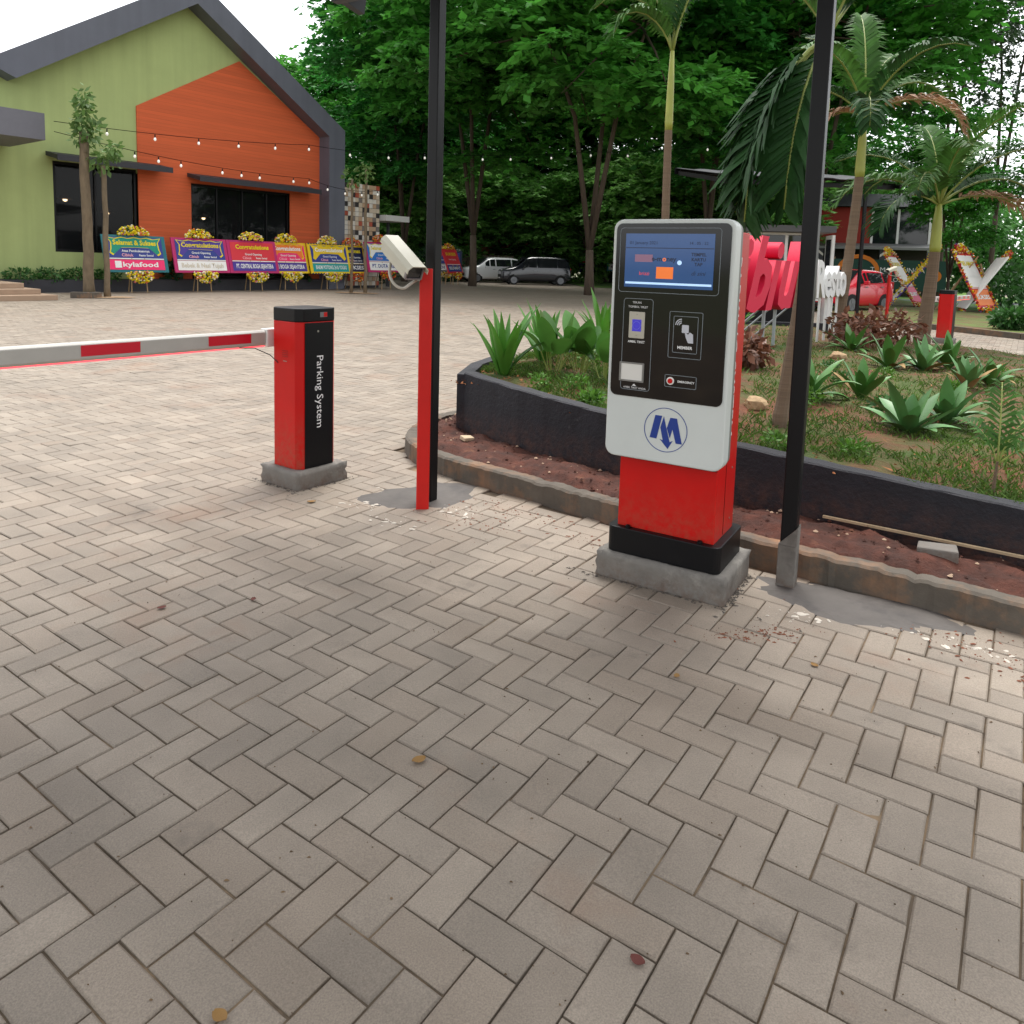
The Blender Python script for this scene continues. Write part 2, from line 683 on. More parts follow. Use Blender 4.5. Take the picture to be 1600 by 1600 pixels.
mb = MB()                                           # sand bed under the blocks
mb.quad((-40, -6, -0.014), (45, -6, -0.014), (45, 30, -0.014), (-40, 30, -0.014))
tag(mb.build('sand_bed', m_sand), kind='structure')
gx, gy = np.meshgrid(np.arange(-3.4, 3.4, .022), np.arange(.5, 5.2, .022), indexing='ij')
gz = -.0135 + .0098 * np.clip(vnoise(gx * 3.1, gy * 3.1, 31) * .9 + vnoise(gx * 13, gy * 13, 32) * .6 - .35, 0, .86)
gi = np.arange(gx.size).reshape(gx.shape)
o = np_mesh('joint_sand', np.stack([gx, gy, gz], -1).reshape(-1, 3), np.stack([gi[:-1, :-1], gi[1:, :-1], gi[1:, 1:], gi[:-1, 1:]], -1).reshape(-1, 4), m_sand, smooth=True)
tag(o, kind='structure')
FIELD_Y = 25.0
mb = MB()                                           # the plaza beyond the blocks that can be told apart
mb.quad((-45, FIELD_Y, -0.003), (48, FIELD_Y, -0.003), (48, 60, -0.003), (-45, 60, -0.003))
tag(mb.build('plaza', paving_far_material()), kind='structure')

# island outline: kerb (outer lower edge) and planter wall (front face)
KERB = [(3.2, 2.16), (2.6, 2.57), (2.1, 2.92), (1.17, 3.58), (0.73, 3.96), (0.03, 4.54), (-0.40, 4.90), (-0.64, 5.14),
        (-0.80, 5.5), (-0.80, 5.95), (-0.62, 6.4), (-0.36, 6.72)]
WALL = [(-0.37, 5.85, 0.57), (0.1, 5.3, 0.53), (0.65, 4.75, 0.49), (1.31, 4.2, 0.44), (1.8, 3.83, 0.41), (2.41, 3.38, 0.38),
        (3.3, 2.65, 0.36)]
BACK = [(-0.37, 5.85), (-0.25, 6.9), (0.35, 9.0), (1.9, 13.6), (4.5, 15.4), (7.2, 15.4), (8.7, 12.8), (8.6, 9.0), (7.0, 4.5), (3.3, 2.65)]


def resample(P, n, smooth=3):
    P = np.array(P, float)
    s = np.r_[0, np.cumsum(np.linalg.norm(np.diff(P[:, :2], axis=0), axis=1))]
    t = np.linspace(0, s[-1], n)
    Q = np.stack([np.interp(t, s, P[:, k]) for k in range(P.shape[1])], 1)
    for _ in range(smooth):
        Q[1:-1] = 0.25 * Q[:-2] + 0.5 * Q[1:-1] + 0.25 * Q[2:]
    return Q


def inside(poly, x, y):
    poly = np.asarray(poly, float)[:, :2]
    x = np.asarray(x, float)
    y = np.asarray(y, float)
    r = np.zeros(x.shape, bool)
    j = len(poly) - 1
    for i in range(len(poly)):
        xi, yi = poly[i]
        xj, yj = poly[j]
        c = ((yi > y) != (yj > y)) & (x < (xj - xi) * (y - yi) / (yj - yi + 1e-12) + xi)
        r ^= c
        j = i
    return r


ISLAND = [p for p in KERB] + [(-0.25, 6.9)] + BACK[2:-1] + [(6.0, 2.6), (4.2, 1.5)]

# ------------------------------------------------------------------ herringbone paving
BL, BW, GAP = 0.21, 0.105, 0.0045
PANG = R(-34.5)
cu_, su_ = math.cos(PANG), math.sin(PANG)
rngp = np.random.default_rng(3)


def herringbone():
    out = []
    n = 420
    ii, jj = np.meshgrid(np.arange(-n, n), np.arange(-n, n), indexing='ij')
    c = (ii - jj) % 4
    for k, sel in ((0, c == 0), (1, c == 3)):
        a, b = ii[sel].astype(float), jj[sel].astype(float)
        if k == 0:
            u, v = (a + 1.0) * BW, (b + 0.5) * BW
        else:
            u, v = (a + 0.5) * BW, (b + 1.0) * BW
        x = cu_ * u - su_ * v
        y = su_ * u + cu_ * v
        out.append(np.stack([x, y, np.full_like(x, k)], 1))
    A = np.concatenate(out)
    x, y = A[:, 0], A[:, 1]
    keep = (y > 0.35) & (y < FIELD_Y + 0.1) & (np.abs(x) < 0.74 * y + 1.6)
    A = A[keep]
    return A[~inside(ISLAND, A[:, 0], A[:, 1]) | (np.hypot(A[:, 0] - 99, A[:, 1]) < 0)]


BLK = herringbone()
d_ = np.hypot(BLK[:, 0], BLK[:, 1])
in_view = (np.abs(BLK[:, 0]) < 0.69 * BLK[:, 1] * 1.02 + 0.12) & (BLK[:, 1] > 0.95)
order = np.argsort(np.where(in_view, d_, 1e9))
near_ids = order[:300]
pave = bpy.data.objects.new('pavement', None)
link(pave)
tag(pave, kind='structure')


def block_template(hx, hy, ch=0.004, full=True):
    if full:
        V = []
        for z, i in ((-0.02, 0), (-ch, 0), (0, ch)):
            V += [(-hx + i, -hy + i, z), (hx - i, -hy + i, z), (hx - i, hy - i, z), (-hx + i, hy - i, z)]
        Q = [(8, 9, 10, 11)]
        for lev in (0, 4):
            for j in range(4):
                k = (j + 1) % 4
                Q.append((lev + j, lev + k, lev + 4 + k, lev + 4 + j))
    else:
        V = [(-hx, -hy, -0.012), (hx, -hy, -0.012), (hx, hy, -0.012), (-hx, hy, -0.012), (-hx, -hy, 0), (hx, -hy, 0), (hx, hy, 0), (-hx, hy, 0)]
        Q = [(4, 5, 6, 7), (0, 1, 5, 4), (1, 2, 6, 5), (2, 3, 7, 6), (3, 0, 4, 7)]
    return np.array(V), np.array(Q)


TV, TQ = block_template(BL / 2 - GAP / 2, BW / 2 - GAP / 2, 0.0045)
tmpl = [None] * 10
for k in range(10):                                   # four slightly different worn blocks shared by the near 300
    Vk = TV.copy()
    Vk[8:, :2] *= 1 + rngp.normal(0, 0.006, (4, 2))
    Vk[8:, 2] += rngp.normal(0, 0.0006, 4)
    for q in rngp.choice(4, int(rngp.integers(0, 3)), replace=False):     # knocked-off corners
        ch_ = rngp.uniform(.2, 1.0)
        Vk[8 + q, :2] *= 1 - .05 * ch_ * np.array([.5, 1.0])
        Vk[8 + q, 2] -= .003 * ch_
        Vk[4 + q, :2] *= 1 - .02 * ch_
    tmp = np_mesh('paving_block', Vk, TQ, m_block, parent=False)
    tmpl[k] = tmp.data
    bpy.data.objects.remove(tmp)
for n_, i in enumerate(near_ids):
    x, y, k = BLK[i]
    o = bpy.data.objects.new('paving_block', tmpl[rnd.randrange(10)])
    link(o, pave)
    o.location = (x, y, rnd.gauss(0, 0.0009))
    o.rotation_euler = (rnd.gauss(0, 0.008), rnd.gauss(0, 0.008), PANG + (math.pi / 2 if k else 0) + (math.pi if rnd.random() < .5 else 0) + rnd.gauss(0, 0.006))
rest = np.setdiff1d(np.arange(len(BLK)), near_ids)


def block_field(ids, full):
    tv, tq = block_template(BL / 2 - GAP / 2, BW / 2 - GAP / 2, 0.004, full)
    n = len(ids)
    k = len(tv)
    ang = PANG + BLK[ids, 2] * math.pi / 2 + rngp.normal(0, 0.006, n)
    c, s = np.cos(ang), np.sin(ang)
    tx, ty = rngp.normal(0, 0.007, n), rngp.normal(0, 0.007, n)
    X = tv[None, :, 0] * c[:, None] - tv[None, :, 1] * s[:, None] + BLK[ids, 0][:, None]
    Y = tv[None, :, 0] * s[:, None] + tv[None, :, 1] * c[:, None] + BLK[ids, 1][:, None]
    Z = tv[None, :, 2] + tv[None, :, 0] * tx[:, None] + tv[None, :, 1] * ty[:, None] + rngp.normal(0, 0.0009, n)[:, None]
    V = np.stack([X, Y, Z], -1).reshape(-1, 3)
    Q = (tq[None] + (np.arange(n) * k)[:, None, None]).reshape(-1, 4)
    return V, Q


dd = d_[rest]
V1, Q1 = block_field(rest[dd < 9], True)
V2, Q2 = block_field(rest[dd >= 9], False)
o = np_mesh('paving_blocks', np.r_[V1, V2], np.r_[Q1, Q2 + len(V1)], m_blocks, pave)
tag(o, kind='stuff')

# ------------------------------------------------------------------ kerb, soil bed, planter wall, mound


def offset_curve(P, w):
    P = np.asarray(P, float)
    d = np.gradient(P[:, :2], axis=0)
    d /= np.linalg.norm(d, axis=1)[:, None]
    nrm = np.stack([d[:, 1], -d[:, 0]], 1)            # right-hand side of the travel direction
    Q = P.copy()
    Q[:, :2] += nrm * w
    return Q


K = resample(resample(KERB, 70, 4), 230, 0)
K[:, :2] += np.random.default_rng(5).normal(0, .0022, (230, 2))
Kin = offset_curve(K, 0.10)                           # travel from right end round to the tip: bed lies to the right
mb = MB()
n = len(K)
P = []
for i in range(n):
    h = 0.125 + 0.006 * float(vnoise(i * .07, 0, 3)) + rnd.gauss(0, 0.0016) - (.012 * rnd.random() if rnd.random() < .12 else 0)
    P += [(K[i, 0], K[i, 1], -0.02), (K[i, 0] + rnd.gauss(0, .002), K[i, 1], h - 0.012), (K[i, 0] * .85 + Kin[i, 0] * .15, K[i, 1] * .85 + Kin[i, 1] * .15, h),
          (Kin[i, 0], Kin[i, 1], h - 0.004), (Kin[i, 0], Kin[i, 1], -0.02)]
F = []
for i in range(n - 1):
    for j in range(4):
        F.append((i * 5 + j, i * 5 + j + 1, i * 5 + 6 + j, i * 5 + 5 + j))
mb.add(P, F)
tag(mb.build('kerb', m_kerb), kind='structure')

WL = resample(WALL, 60, 3)
# soil bed lofted from kerb inner edge to wall foot
Wb = resample([(3.35, 2.62), (2.41, 3.4), (1.8, 3.85), (1.31, 4.22), (0.65, 4.77), (0.1, 5.32), (-0.33, 5.85), (-0.3, 6.3), (-0.2, 6.9)], 140, 2)
Ki = resample(Kin, 140, 0)
V, Q = [], []
ns = 22
for i in range(140):
    for j in range(ns):
        t = j / (ns - 1)
        x = Ki[i, 0] * (1 - t) + Wb[i, 0] * t
        y = Ki[i, 1] * (1 - t) + Wb[i, 1] * t
        z = 0.10 + 0.035 * math.sin(math.pi * t) + 0.05 * (float(vnoise(x * 6, y * 6, 2)) - 0.5) + 0.035 * (float(vnoise(x * 19, y * 19, 5)) - .5) - (0.02 if j == 0 else 0)
        V.append((x, y, z))
for i in range(139):
    for j in range(ns - 1):
        Q.append((i * ns + j, (i + 1) * ns + j, (i + 1) * ns + j + 1, i * ns + j + 1))
o = np_mesh('soil_bed', V, Q, m_soil, smooth=True)
tag(o, kind='structure')
# clods and grit on the soil
mb = MB()
for q in range(900):
    i, j = rnd.randrange(140), rnd.randrange(1, ns)
    x, y, z = V[i * ns + j]
    r = 0.004 + 0.012 * rnd.random() ** 3
    mb.cur = 0 if rnd.random() < 0.8 else 1
    mb.blob((x + rnd.gauss(0, .02), y + rnd.gauss(0, .02), z + r * .2), r, 5, 0.7)
o = mb.build('soil_grit', [m_soil, mat('pale_grit', srgb(176, 150, 126), rough=.9)], fix=False)
tag(o, 'loose red clods and pale grit scattered over the narrow soil bed', 'grit', kind='stuff')

# planter wall: front strip, return at the tip
WIN = offset_curve(WL, -0.11)
mb = MB()
P, F = [], []
n = len(WL)
for i in range(n):
    h = WL[i, 2] + rnd.gauss(0, 0.002)
    P += [(WL[i, 0], WL[i, 1], -0.02), (WL[i, 0] + rnd.gauss(0, .003), WL[i, 1] + rnd.gauss(0, .003), h - 0.008), (WL[i, 0] * .9 + WIN[i, 0] * .1, WL[i, 1] * .9 + WIN[i, 1] * .1, h), (WIN[i, 0], WIN[i, 1], h), (WIN[i, 0], WIN[i, 1], 0)]
for i in range(n - 1):
    for j in range(4):
        F.append((i * 5 + j, i * 5 + j + 1, i * 5 + 6 + j, i * 5 + 5 + j))
F.append((0, 4, 3, 2, 1))
mb.add(P, F)
wroot = thing('planter_wall', 'low navy rendered planter wall running behind the soil bed', 'wall', (0, 0, 0))
mb.build('front_wall', m_navy, wroot)
mb = MB()
rp = [(-0.372, 5.846), (-0.30, 6.5), (-0.05, 7.3), (0.4, 8.6), (1.2, 11.0), (1.95, 13.4), (4.5, 15.3), (7.2, 15.3)]
for a, b in zip(rp[:-1], rp[1:]):
    h0 = 0.568 if a[1] < 7 else 0.40
    mb.beam((a[0], a[1], (h0 - .02) / 2), (b[0], b[1], (h0 - .02) / 2), 0.11, h0)
mb.build('return_wall', m_navy, wroot)

# garden mound
NT, NS = 90, 70
Wn = resample(np.array([(p[0] + .05, p[1] + .06, p[2]) for p in WALL]), NT, 2)
Bk = resample([(p[0], p[1], 0.14) for p in BACK], NT, 3)
Bk[:8, 2] = np.linspace(0.5, 0.4, 8)
Bk[8:40, 2] = np.linspace(0.40, 0.3, 32)
GV = np.zeros((NT, NS, 3))
for j in range(NS):
    t = j / (NS - 1)
    GV[:, j] = Wn * (1 - t) + Bk * t
    GV[:, j, 2] = (Wn[:, 2] - 0.05) * (1 - t) + Bk[:, 2] * t + 0.10 * math.sin(math.pi * t) * np.minimum(1, np.arange(NT) / 15.0)
GV[..., 2] += 0.05 * (vnoise(GV[..., 0] * 2.2, GV[..., 1] * 2.2, 1) - .5) + 0.03 * (vnoise(GV[..., 0] * 7, GV[..., 1] * 7, 4) - .5)
idx = np.arange(NT * NS).reshape(NT, NS)
Q = np.stack([idx[:-1, :-1], idx[1:, :-1], idx[1:, 1:], idx[:-1, 1:]], -1).reshape(-1, 4)
m_mound = mat('garden_earth', srgb(104, 62, 40), rough=0.95, var=0.35, vscale=3.0, bump=0.02, bscale=24, col2=srgb(84, 66, 36), stain=srgb(64, 80, 28), stain_scale=1.6, stain_lo=0.44, stain_hi=0.62)
o = np_mesh('garden_mound', GV.reshape(-1, 3), Q, m_mound, smooth=True)
tag(o, kind='structure')
GP = GV.reshape(-1, 3)


def mound_z(x, y):
    i = int(np.argmin((GP[:, 0] - x) ** 2 + (GP[:, 1] - y) ** 2))
    return float(GP[i, 2])


# short grass and weeds on the mound, one uncountable mass
def grass_mass(name, pts, hmin, hmax, wid, material, seed, lean=0.5):
    r = np.random.default_rng(seed)
    n = len(pts)
    a = r.uniform(0, 2 * np.pi, n)
    h = r.uniform(hmin, hmax, n)
    w = wid * r.uniform(.6, 1.3, n)
    le = r.normal(0, lean, (n, 2)) * h[:, None]
    dx, dy = np.cos(a) * w, np.sin(a) * w
    A = pts + np.stack([-dx, -dy, np.zeros(n)], 1)
    B = pts + np.stack([dx, dy, np.zeros(n)], 1)
    C = pts + np.stack([le[:, 0] * .4 + dx * .6, le[:, 1] * .4 + dy * .6, h * .6], 1)
    D = pts + np.stack([le[:, 0], le[:, 1], h], 1)
    Vv = np.stack([A, B, C, D], 1).reshape(-1, 3)
    Qq = np.arange(4 * n).reshape(-1, 4)
    return np_mesh(name, Vv, Qq, material)


m_grass = mat('grass_blades', srgb(80, 110, 38), rough=0.7, island=0.4, trans=0.25, var=0.3, vscale=2)
gr = np.random.default_rng(21)
tt = gr.uniform(0, NT - 1.001, 80000)
ss = (gr.uniform(0, 1, 80000) ** 1.5) * (NS - 1.001)
i0, j0 = tt.astype(int), ss.astype(int)
ft, fs = (tt - i0)[:, None], (ss - j0)[:, None]
gp = GV[i0, j0] * (1 - ft) * (1 - fs) + GV[i0 + 1, j0] * ft * (1 - fs) + GV[i0, j0 + 1] * (1 - ft) * fs + GV[i0 + 1, j0 + 1] * ft * fs
dens = vnoise(gp[:, 0] * 1.7, gp[:, 1] * 1.7, 9) * .6 + vnoise(gp[:, 0] * 5, gp[:, 1] * 5, 12) * .4
gp = gp[dens > 0.40][:42000]
tag(grass_mass('garden_grass', gp, 0.012, 0.055, 0.005, m_grass, 5, 0.7), 'short patchy green grass covering the garden mound', 'grass', kind='stuff')
m_dry = mat('dry_litter', srgb(150, 96, 58), rough=0.9, island=0.4)
gp2 = GV.reshape(-1, 3)[gr.integers(0, NT * NS, 5000)] + np.c_[gr.normal(0, .05, (5000, 2)), np.full(5000, .004)]
tag(grass_mass('leaf_litter', gp2, 0.004, 0.018, 0.008, m_dry, 6, 1.6), 'dry brown leaf litter between the garden plants', 'leaf litter', kind='stuff')

# cement spread round the two canopy posts
m_wet = mat('wet_cement', srgb(84, 79, 75), rough=0.7, var=0.2, vscale=4, bump=0.0015, bscale=40, stain=srgb(62, 58, 57), stain_scale=4.0)
m_limesplash = mat('pale_cement_splash', srgb(200, 192, 180), rough=0.9, var=0.15, vscale=9)


def patch(name, c, rx, ry, rz, material, seed, z=0.004, rag=0.2, label=None):
    r = random.Random(seed)
    P, F = [(0, 0, z + .004)], []
    n = 48
    ph = [r.uniform(0, 6.28) for _ in range(4)]
    for ringi, q in ((1, 0.8), (2, 1.0)):
        for j in range(n):
            a = 2 * math.pi * j / n
            k = 1 + rag * (math.sin(2 * a + ph[0]) * .5 + math.sin(3 * a + ph[1]) * .4 + math.sin(7 * a + ph[2]) * .25 + r.uniform(-.2, .2))
            P.append((rx * k * q * math.cos(a), ry * k * q * math.sin(a), z + .003 if ringi == 1 else z - .006))
    for j in range(n):
        k = (j + 1) % n
        F.append((0, 1 + j, 1 + k))
        F.append((1 + j, 1 + n + j, 1 + n + k, 1 + k))
    mb = MB().add(P, F)
    mb.xf(Matrix.Translation((c[0], c[1], 0)) @ Matrix.Rotation(rz, 4, 'Z'))
    o = mb.build(name, material)
    return tag(o, kind='structure')


patch('cement_patch', (-0.52, 4.50), 0.33, 0.26, 0.3, m_wet, 1, rag=.28)
patch('cement_patch', (1.52, 3.14), 0.42, 0.17, R(-35), m_wet, 2, rag=.3)


def flecks(name, label, cat, spots, n, r0, r1, material, seed):
    """thin ragged flecks scattered round a few spots; far too many to count"""
    r = random.Random(seed)
    mb_ = MB()
    for (x, y, sx, sy, rz) in spots:
        for q in range(n):
            u, v = r.gauss(0, sx), r.gauss(0, sy)
            px, py = x + u * math.cos(rz) - v * math.sin(rz), y + u * math.sin(rz) + v * math.cos(rz)
            if inside(ISLAND, np.array([px]), np.array([py]))[0]:
                continue
            rad = r0 + (r1 - r0) * r.random() ** 3
            k = r.randint(6, 9)
            st = r.uniform(.5, 1.8)
            P = [(px, py, .0042 + rad * .12)]
            for j in range(k):
                a = 2 * math.pi * j / k
                q_ = rad * r.uniform(.55, 1.25)
                P.append((px + q_ * math.cos(a) * st, py + q_ * math.sin(a) / st, .001))
            mb_.add(P, [(0, 1 + j, 1 + (j + 1) % k) for j in range(k)])
    o_ = mb_.build(name, material, fix=False)
    return tag(o_, label, cat, kind='stuff')


flecks('cement_flecks', 'pale dried cement splashes on the blocks near the posts', 'cement', [(-.62, 4.02, .10, .04, -.5), (-.82, 4.28, .08, .05, .3), (-.30, 4.2, .10, .04, -.6), (1.86, 2.80, .09, .035, -.6), (1.25, 3.02, .07, .03, -.5), (-.72, 4.5, .07, .07, 0), (1.6, 2.95, .2, .03, -.6)],
       24, .003, .018, mat('pale_cement_splash', srgb(142, 136, 126), rough=.9, var=.2, vscale=9), 61)
flecks('soil_crumbs', 'red soil crumbs strewn on the blocks along the kerb', 'soil', [(1.02, 2.86, .12, .03, .2), (.02, 4.28, .22, .06, -.65), (1.7, 2.95, .35, .05, -.62), (.55, 3.72, .2, .05, -.65), (-.2, 4.1, .2, .12, -.5), (1.9, 2.7, .2, .1, -.6)],
       130, .0015, .009, mat('soil_crumb', srgb(120, 74, 54), rough=.95, var=.3, vscale=20), 62)

_k = Matrix.Rotation(-.5476, 3, 'Z')
_b = Matrix.Rotation(.943, 3, 'Z')
spots_k = []
for (ox, oy, M_, hx_, hy_) in ((.795, 3.417, _k, .31, .225), (-1.331, 4.762, _b, .205, .19)):
    for ux, uy, sx_, sy_ in ((0, -hy_, hx_ * .6, .012), (hx_, 0, .012, hy_ * .6), (-hx_, 0, .012, hy_ * .6)):
        p_ = M_ @ Vector((ux, uy, 0))
        spots_k.append((ox + p_.x, oy + p_.y, sx_, sy_, math.atan2(M_[1][0], M_[0][0])))
flecks('plinth_crumbs', 'grey mortar crumbs and dust along the feet of the plinths', 'crumbs', spots_k, 130, .0015, .010, mat('mortar_crumb', srgb(84, 78, 72), rough=.95, var=.3, vscale=20), 63)

flecks('paving_debris', 'dry specks, grit and leaf bits scattered over the paving', 'debris', [(-1.2, 2.6, 1.2, .9, 0), (.3, 2.0, .9, .6, 0), (1.2, 2.0, .8, .5, 0), (-.3, 3.3, .9, .5, -.5), (-.8, 1.5, .8, .5, 0)], 80, .0012, .0045, mat('dry_specks', srgb(96, 78, 58), rough=.95, island=.5), 64)

# ------------------------------------------------------------------ parking ticket kiosk
KX = thing('ticket_kiosk', 'red, white and black parking ticket machine with screen on a concrete plinth', 'ticket machine', (0.795, 3.417, 0), -0.5476)
kp = MB().rough_box((0, 0, 0.052), (0.605, 0.436, 0.140), .006, 5).build('plinth', m_cement, KX, smooth=True)
MB().prism(rrect(-0.265, 0.265, -0.19, 0.19, 0.035), 0.122, 0.243).build('base', m_black, KX, bevel=0.004)
body = MB().box((0, -0.005, 0.925), (0.455, 0.30, 1.37)).build('body', m_red, KX, bevel=0.004)
for x in (-0.17, 0.17):
    MB().lathe([(0.013, 0), (0.013, 0.008), (0.007, 0.012)], (x, -0.168, 0.243), 8).build('bolt', m_black, KX)
MB().box((.2283, -.02, .42), (.0012, .0025, .34)).build('door_seam', m_black, KX)
MB().box((0, -.1553, .57), (.452, .0012, .0025)).build('panel_seam', m_black, KX)
for z in (.30, .54):
    MB().lathe([(.005, 0), (.005, .0015)], (0, 0, 0), 10).xf(Matrix.Translation((.2275, .08, z)) @ Matrix.Rotation(R(90), 4, 'Y')).build('screw', m_alu, KX)
hx0, hx1, hz0, hz1 = -0.270, 0.270, 0.592, 1.652
m_shell_side = mat('grey_shell_edge', srgb(120, 118, 114), rough=0.45)
MB().prism(rrect(hx0, hx1, hz0, hz1, 0.045), -0.243, -0.158, 'Y').build('shell', m_offwhite, KX, bevel=0.008, seg=3)
MB().prism(rrect(hx0 + .004, hx1 - .004, hz0 + .004, hz1 - .004, 0.042), -0.1575, -0.118, 'Y').build('shell_back', m_shell_side, KX, bevel=0.004)
pan = MB().prism(rrect(hx0 + .017, hx1 - .017, 0.872, hz1 - .018, 0.028), -0.2475, -0.2435, 'Y').build('front_panel', m_blackgloss, KX)
YF = -0.2478


def kx(f):
    return hx0 + (hx1 - hx0) * f


m_screen = mat('lit_screen', srgb(26, 46, 78), rough=0.06, spec=0.6, emit=srgb(60, 108, 176), estr=0.14, var=.25, vscale=5)
MB().box((kx(.48), YF - .0006, 1.474), (kx(.845) - kx(.115), .0012, .232)).build('screen', m_screen, KX)
m_line = mat('thin_print_line', srgb(120, 128, 134), rough=0.5)


def outline(x0, x1, z0, z1, r=.012, t=.0022, m=m_line, y=YF):
    mb_ = MB()
    ring_prism(mb_, rrect(x0, x1, z0, z1, r), rrect(x0 + t, x1 - t, z0 + t, z1 - t, max(r - t, .001)), y - .0012, y + .0002)
    return mb_.build('print_outline', m, KX)


outline(kx(.065), kx(.895), 1.335, 1.615, .016)
outline(kx(.12), kx(.375), .902, 1.308, .014)
outline(kx(.515), kx(.785), 1.062, 1.262, .006)
outline(kx(.55), kx(.75), 1.085, 1.243, .006)
outline(kx(.50), kx(.76), .934, .988, .006)
# screen print: flat graphics on the display
YS = YF - .0018


def flat(name, x0, x1, z0, z1, m, y=YS):
    return MB().box(((x0 + x1) / 2, y, (z0 + z1) / 2), (x1 - x0, .0008, z1 - z0)).build(name, m, KX)


m_scr_dark = mat('screen_ink', srgb(20, 30, 60), rough=.2)
m_scr_or = mat('screen_orange', srgb(190, 96, 40), rough=.2, emit=srgb(200, 100, 40), estr=.35)
m_scr_rd = mat('screen_red', srgb(190, 60, 60), rough=.2, emit=srgb(190, 60, 60), estr=.3)
m_scr_lt = mat('screen_pale', srgb(150, 176, 210), rough=.2, emit=srgb(150, 180, 215), estr=.45)
flat('screen_bar', kx(.12), kx(.84), 1.527, 1.530, m_scr_dark)
flat('screen_footer', kx(.125), kx(.835), 1.372, 1.381, m_scr_lt)
flat('card_picture', kx(.385), kx(.525), 1.398, 1.448, m_scr_or)
flat('card_picture', kx(.20), kx(.35), 1.468, 1.500, mat('screen_dullred', srgb(110, 80, 100), rough=.2, emit=srgb(110, 80, 100), estr=.3))
lettering('01 January 2021', .020, m_scr_dark, KX, front(kx(.27), YS - .0004, 1.550))
lettering('14 : 05 : 22', .018, m_scr_dark, KX, front(kx(.72), YS - .0004, 1.550))
lettering('e-m', .030, m_scr_dark, KX, front(kx(.385), YS - .0004, 1.482), bold=.0006)
lettering('o', .030, m_scr_or, KX, front(kx(.448), YS - .0004, 1.482), bold=.001)
lettering('ney', .030, m_scr_dark, KX, front(kx(.505), YS - .0004, 1.482), bold=.0006)
lettering('brizzi', .022, m_scr_rd, KX, front(kx(.285), YS - .0004, 1.418))
lettering('TEMPEL', .019, m_scr_dark, KX, front(kx(.725), YS - .0004, 1.503), bold=.0005)
lettering('KARTU', .019, m_scr_dark, KX, front(kx(.725), YS - .0004, 1.482), bold=.0005)
lettering('TAP', .019, m_scr_dark, KX, front(kx(.725), YS - .0004, 1.462), bold=.0005)
lettering('di sini', .026, m_scr_dark, KX, front(kx(.725), YS - .0004, 1.424), shear=.3)
mbd = MB()
mbd.prism([(kx(.573) + .010 * math.cos(a * .5236), 1.468 + .010 * math.sin(a * .5236)) for a in range(12)], YS - .0004, YS + .0004, 'Y').build('card_emblem', m_scr_lt, KX)
# ticket button column
lettering('TEKAN', .013, m_letter, KX, front(kx(.235), YF - .0008, 1.290))
lettering('TOMBOL TIKET', .013, m_letter, KX, front(kx(.245), YF - .0008, 1.271))
MB().prism(rrect(kx(.175), kx(.31), 1.133, 1.250, .004), YF - .004, YF, 'Y').build('button_plate', mat('brushed_plate', srgb(176, 172, 160), rough=.35, metal=.5), KX, bevel=.001)
MB().box((kx(.243), YF - .0045, 1.190), (.042, .003, .052)).build('button', mat('blue_button', srgb(40, 36, 130), rough=.3, emit=srgb(60, 50, 190), estr=.25), KX, bevel=.001)
mbr = MB()
ci = [(kx(.243) + .016 * math.cos(a * math.pi / 8), 1.190 + .016 * math.sin(a * math.pi / 8)) for a in range(16)]
co = [(kx(.243) + .019 * math.cos(a * math.pi / 8), 1.190 + .019 * math.sin(a * math.pi / 8)) for a in range(16)]
ring_prism(mbr, co, ci, YF - .0068, YF - .0055)
mbr.build('button_ring', mat('blue_ring', srgb(96, 96, 210), rough=.3), KX)
for z in (1.146, 1.238):
    MB().lathe([(.0028, 0), (.0028, .0012)], (0, 0, 0), 8).xf(Matrix.Translation((kx(.243), YF - .004, z)) @ Matrix.Rotation(R(90), 4, 'X')).build('screw', m_alu, KX)
lettering('AMBIL TIKET', .014, m_letter, KX, front(kx(.243), YF - .0008, 1.117), bold=.0003)
MB().box((kx(.215), YF + .003, .982), (.108, .010, .078)).build('ticket_slot', mat('slot_white', srgb(214, 212, 206), rough=.5), KX)
mbf = MB()
ring_prism(mbf, rrect(kx(.215) - .058, kx(.215) + .058, .939, 1.025, .003), rrect(kx(.215) - .050, kx(.215) + .050, .946, 1.018, .002), YF - .004, YF + .001)
mbf.build('slot_frame', mat('slot_frame_grey', srgb(120, 118, 114), rough=.4), KX)
MB().prism([(kx(.24) - .010, .921), (kx(.24) + .010, .921), (kx(.24), .930)], YF - .001, YF, 'Y').build('arrow_mark', m_letter, KX)
lettering('AMBIL TIKET ANDA', .012, m_letter, KX, front(kx(.245), YF - .0008, .912))
# member card sign: waves, card and hand
xm = kx(.65)
m_icon = mat('grey_icon', srgb(190, 192, 200), rough=.4)
MB().prism(rrect(xm - .016, xm + .014, 1.172, 1.206, .004), YF - .0012, YF, 'Y').build('card_icon', m_icon, KX)
MB().prism([(xm - .004, 1.178), (xm + .012, 1.166), (xm + .020, 1.176), (xm + .034, 1.168), (xm + .036, 1.130), (xm + .014, 1.130), (xm + .004, 1.150)], YF - .0022, YF - .0013, 'Y').build('hand_icon', m_icon, KX)
for r_ in (.012, .020, .028):
    mbw = MB()
    co = [(xm - .018 + r_ * math.cos(R(90 + a)), 1.204 + r_ * math.sin(R(90 + a))) for a in range(0, 100, 10)]
    ci = [(xm - .018 + (r_ - .004) * math.cos(R(90 + a)), 1.204 + (r_ - .004) * math.sin(R(90 + a))) for a in range(100 - 10, -10, -10)]
    mbw.prism(co + ci, YF - .0012, YF, 'Y').build('wave_icon', m_icon, KX)
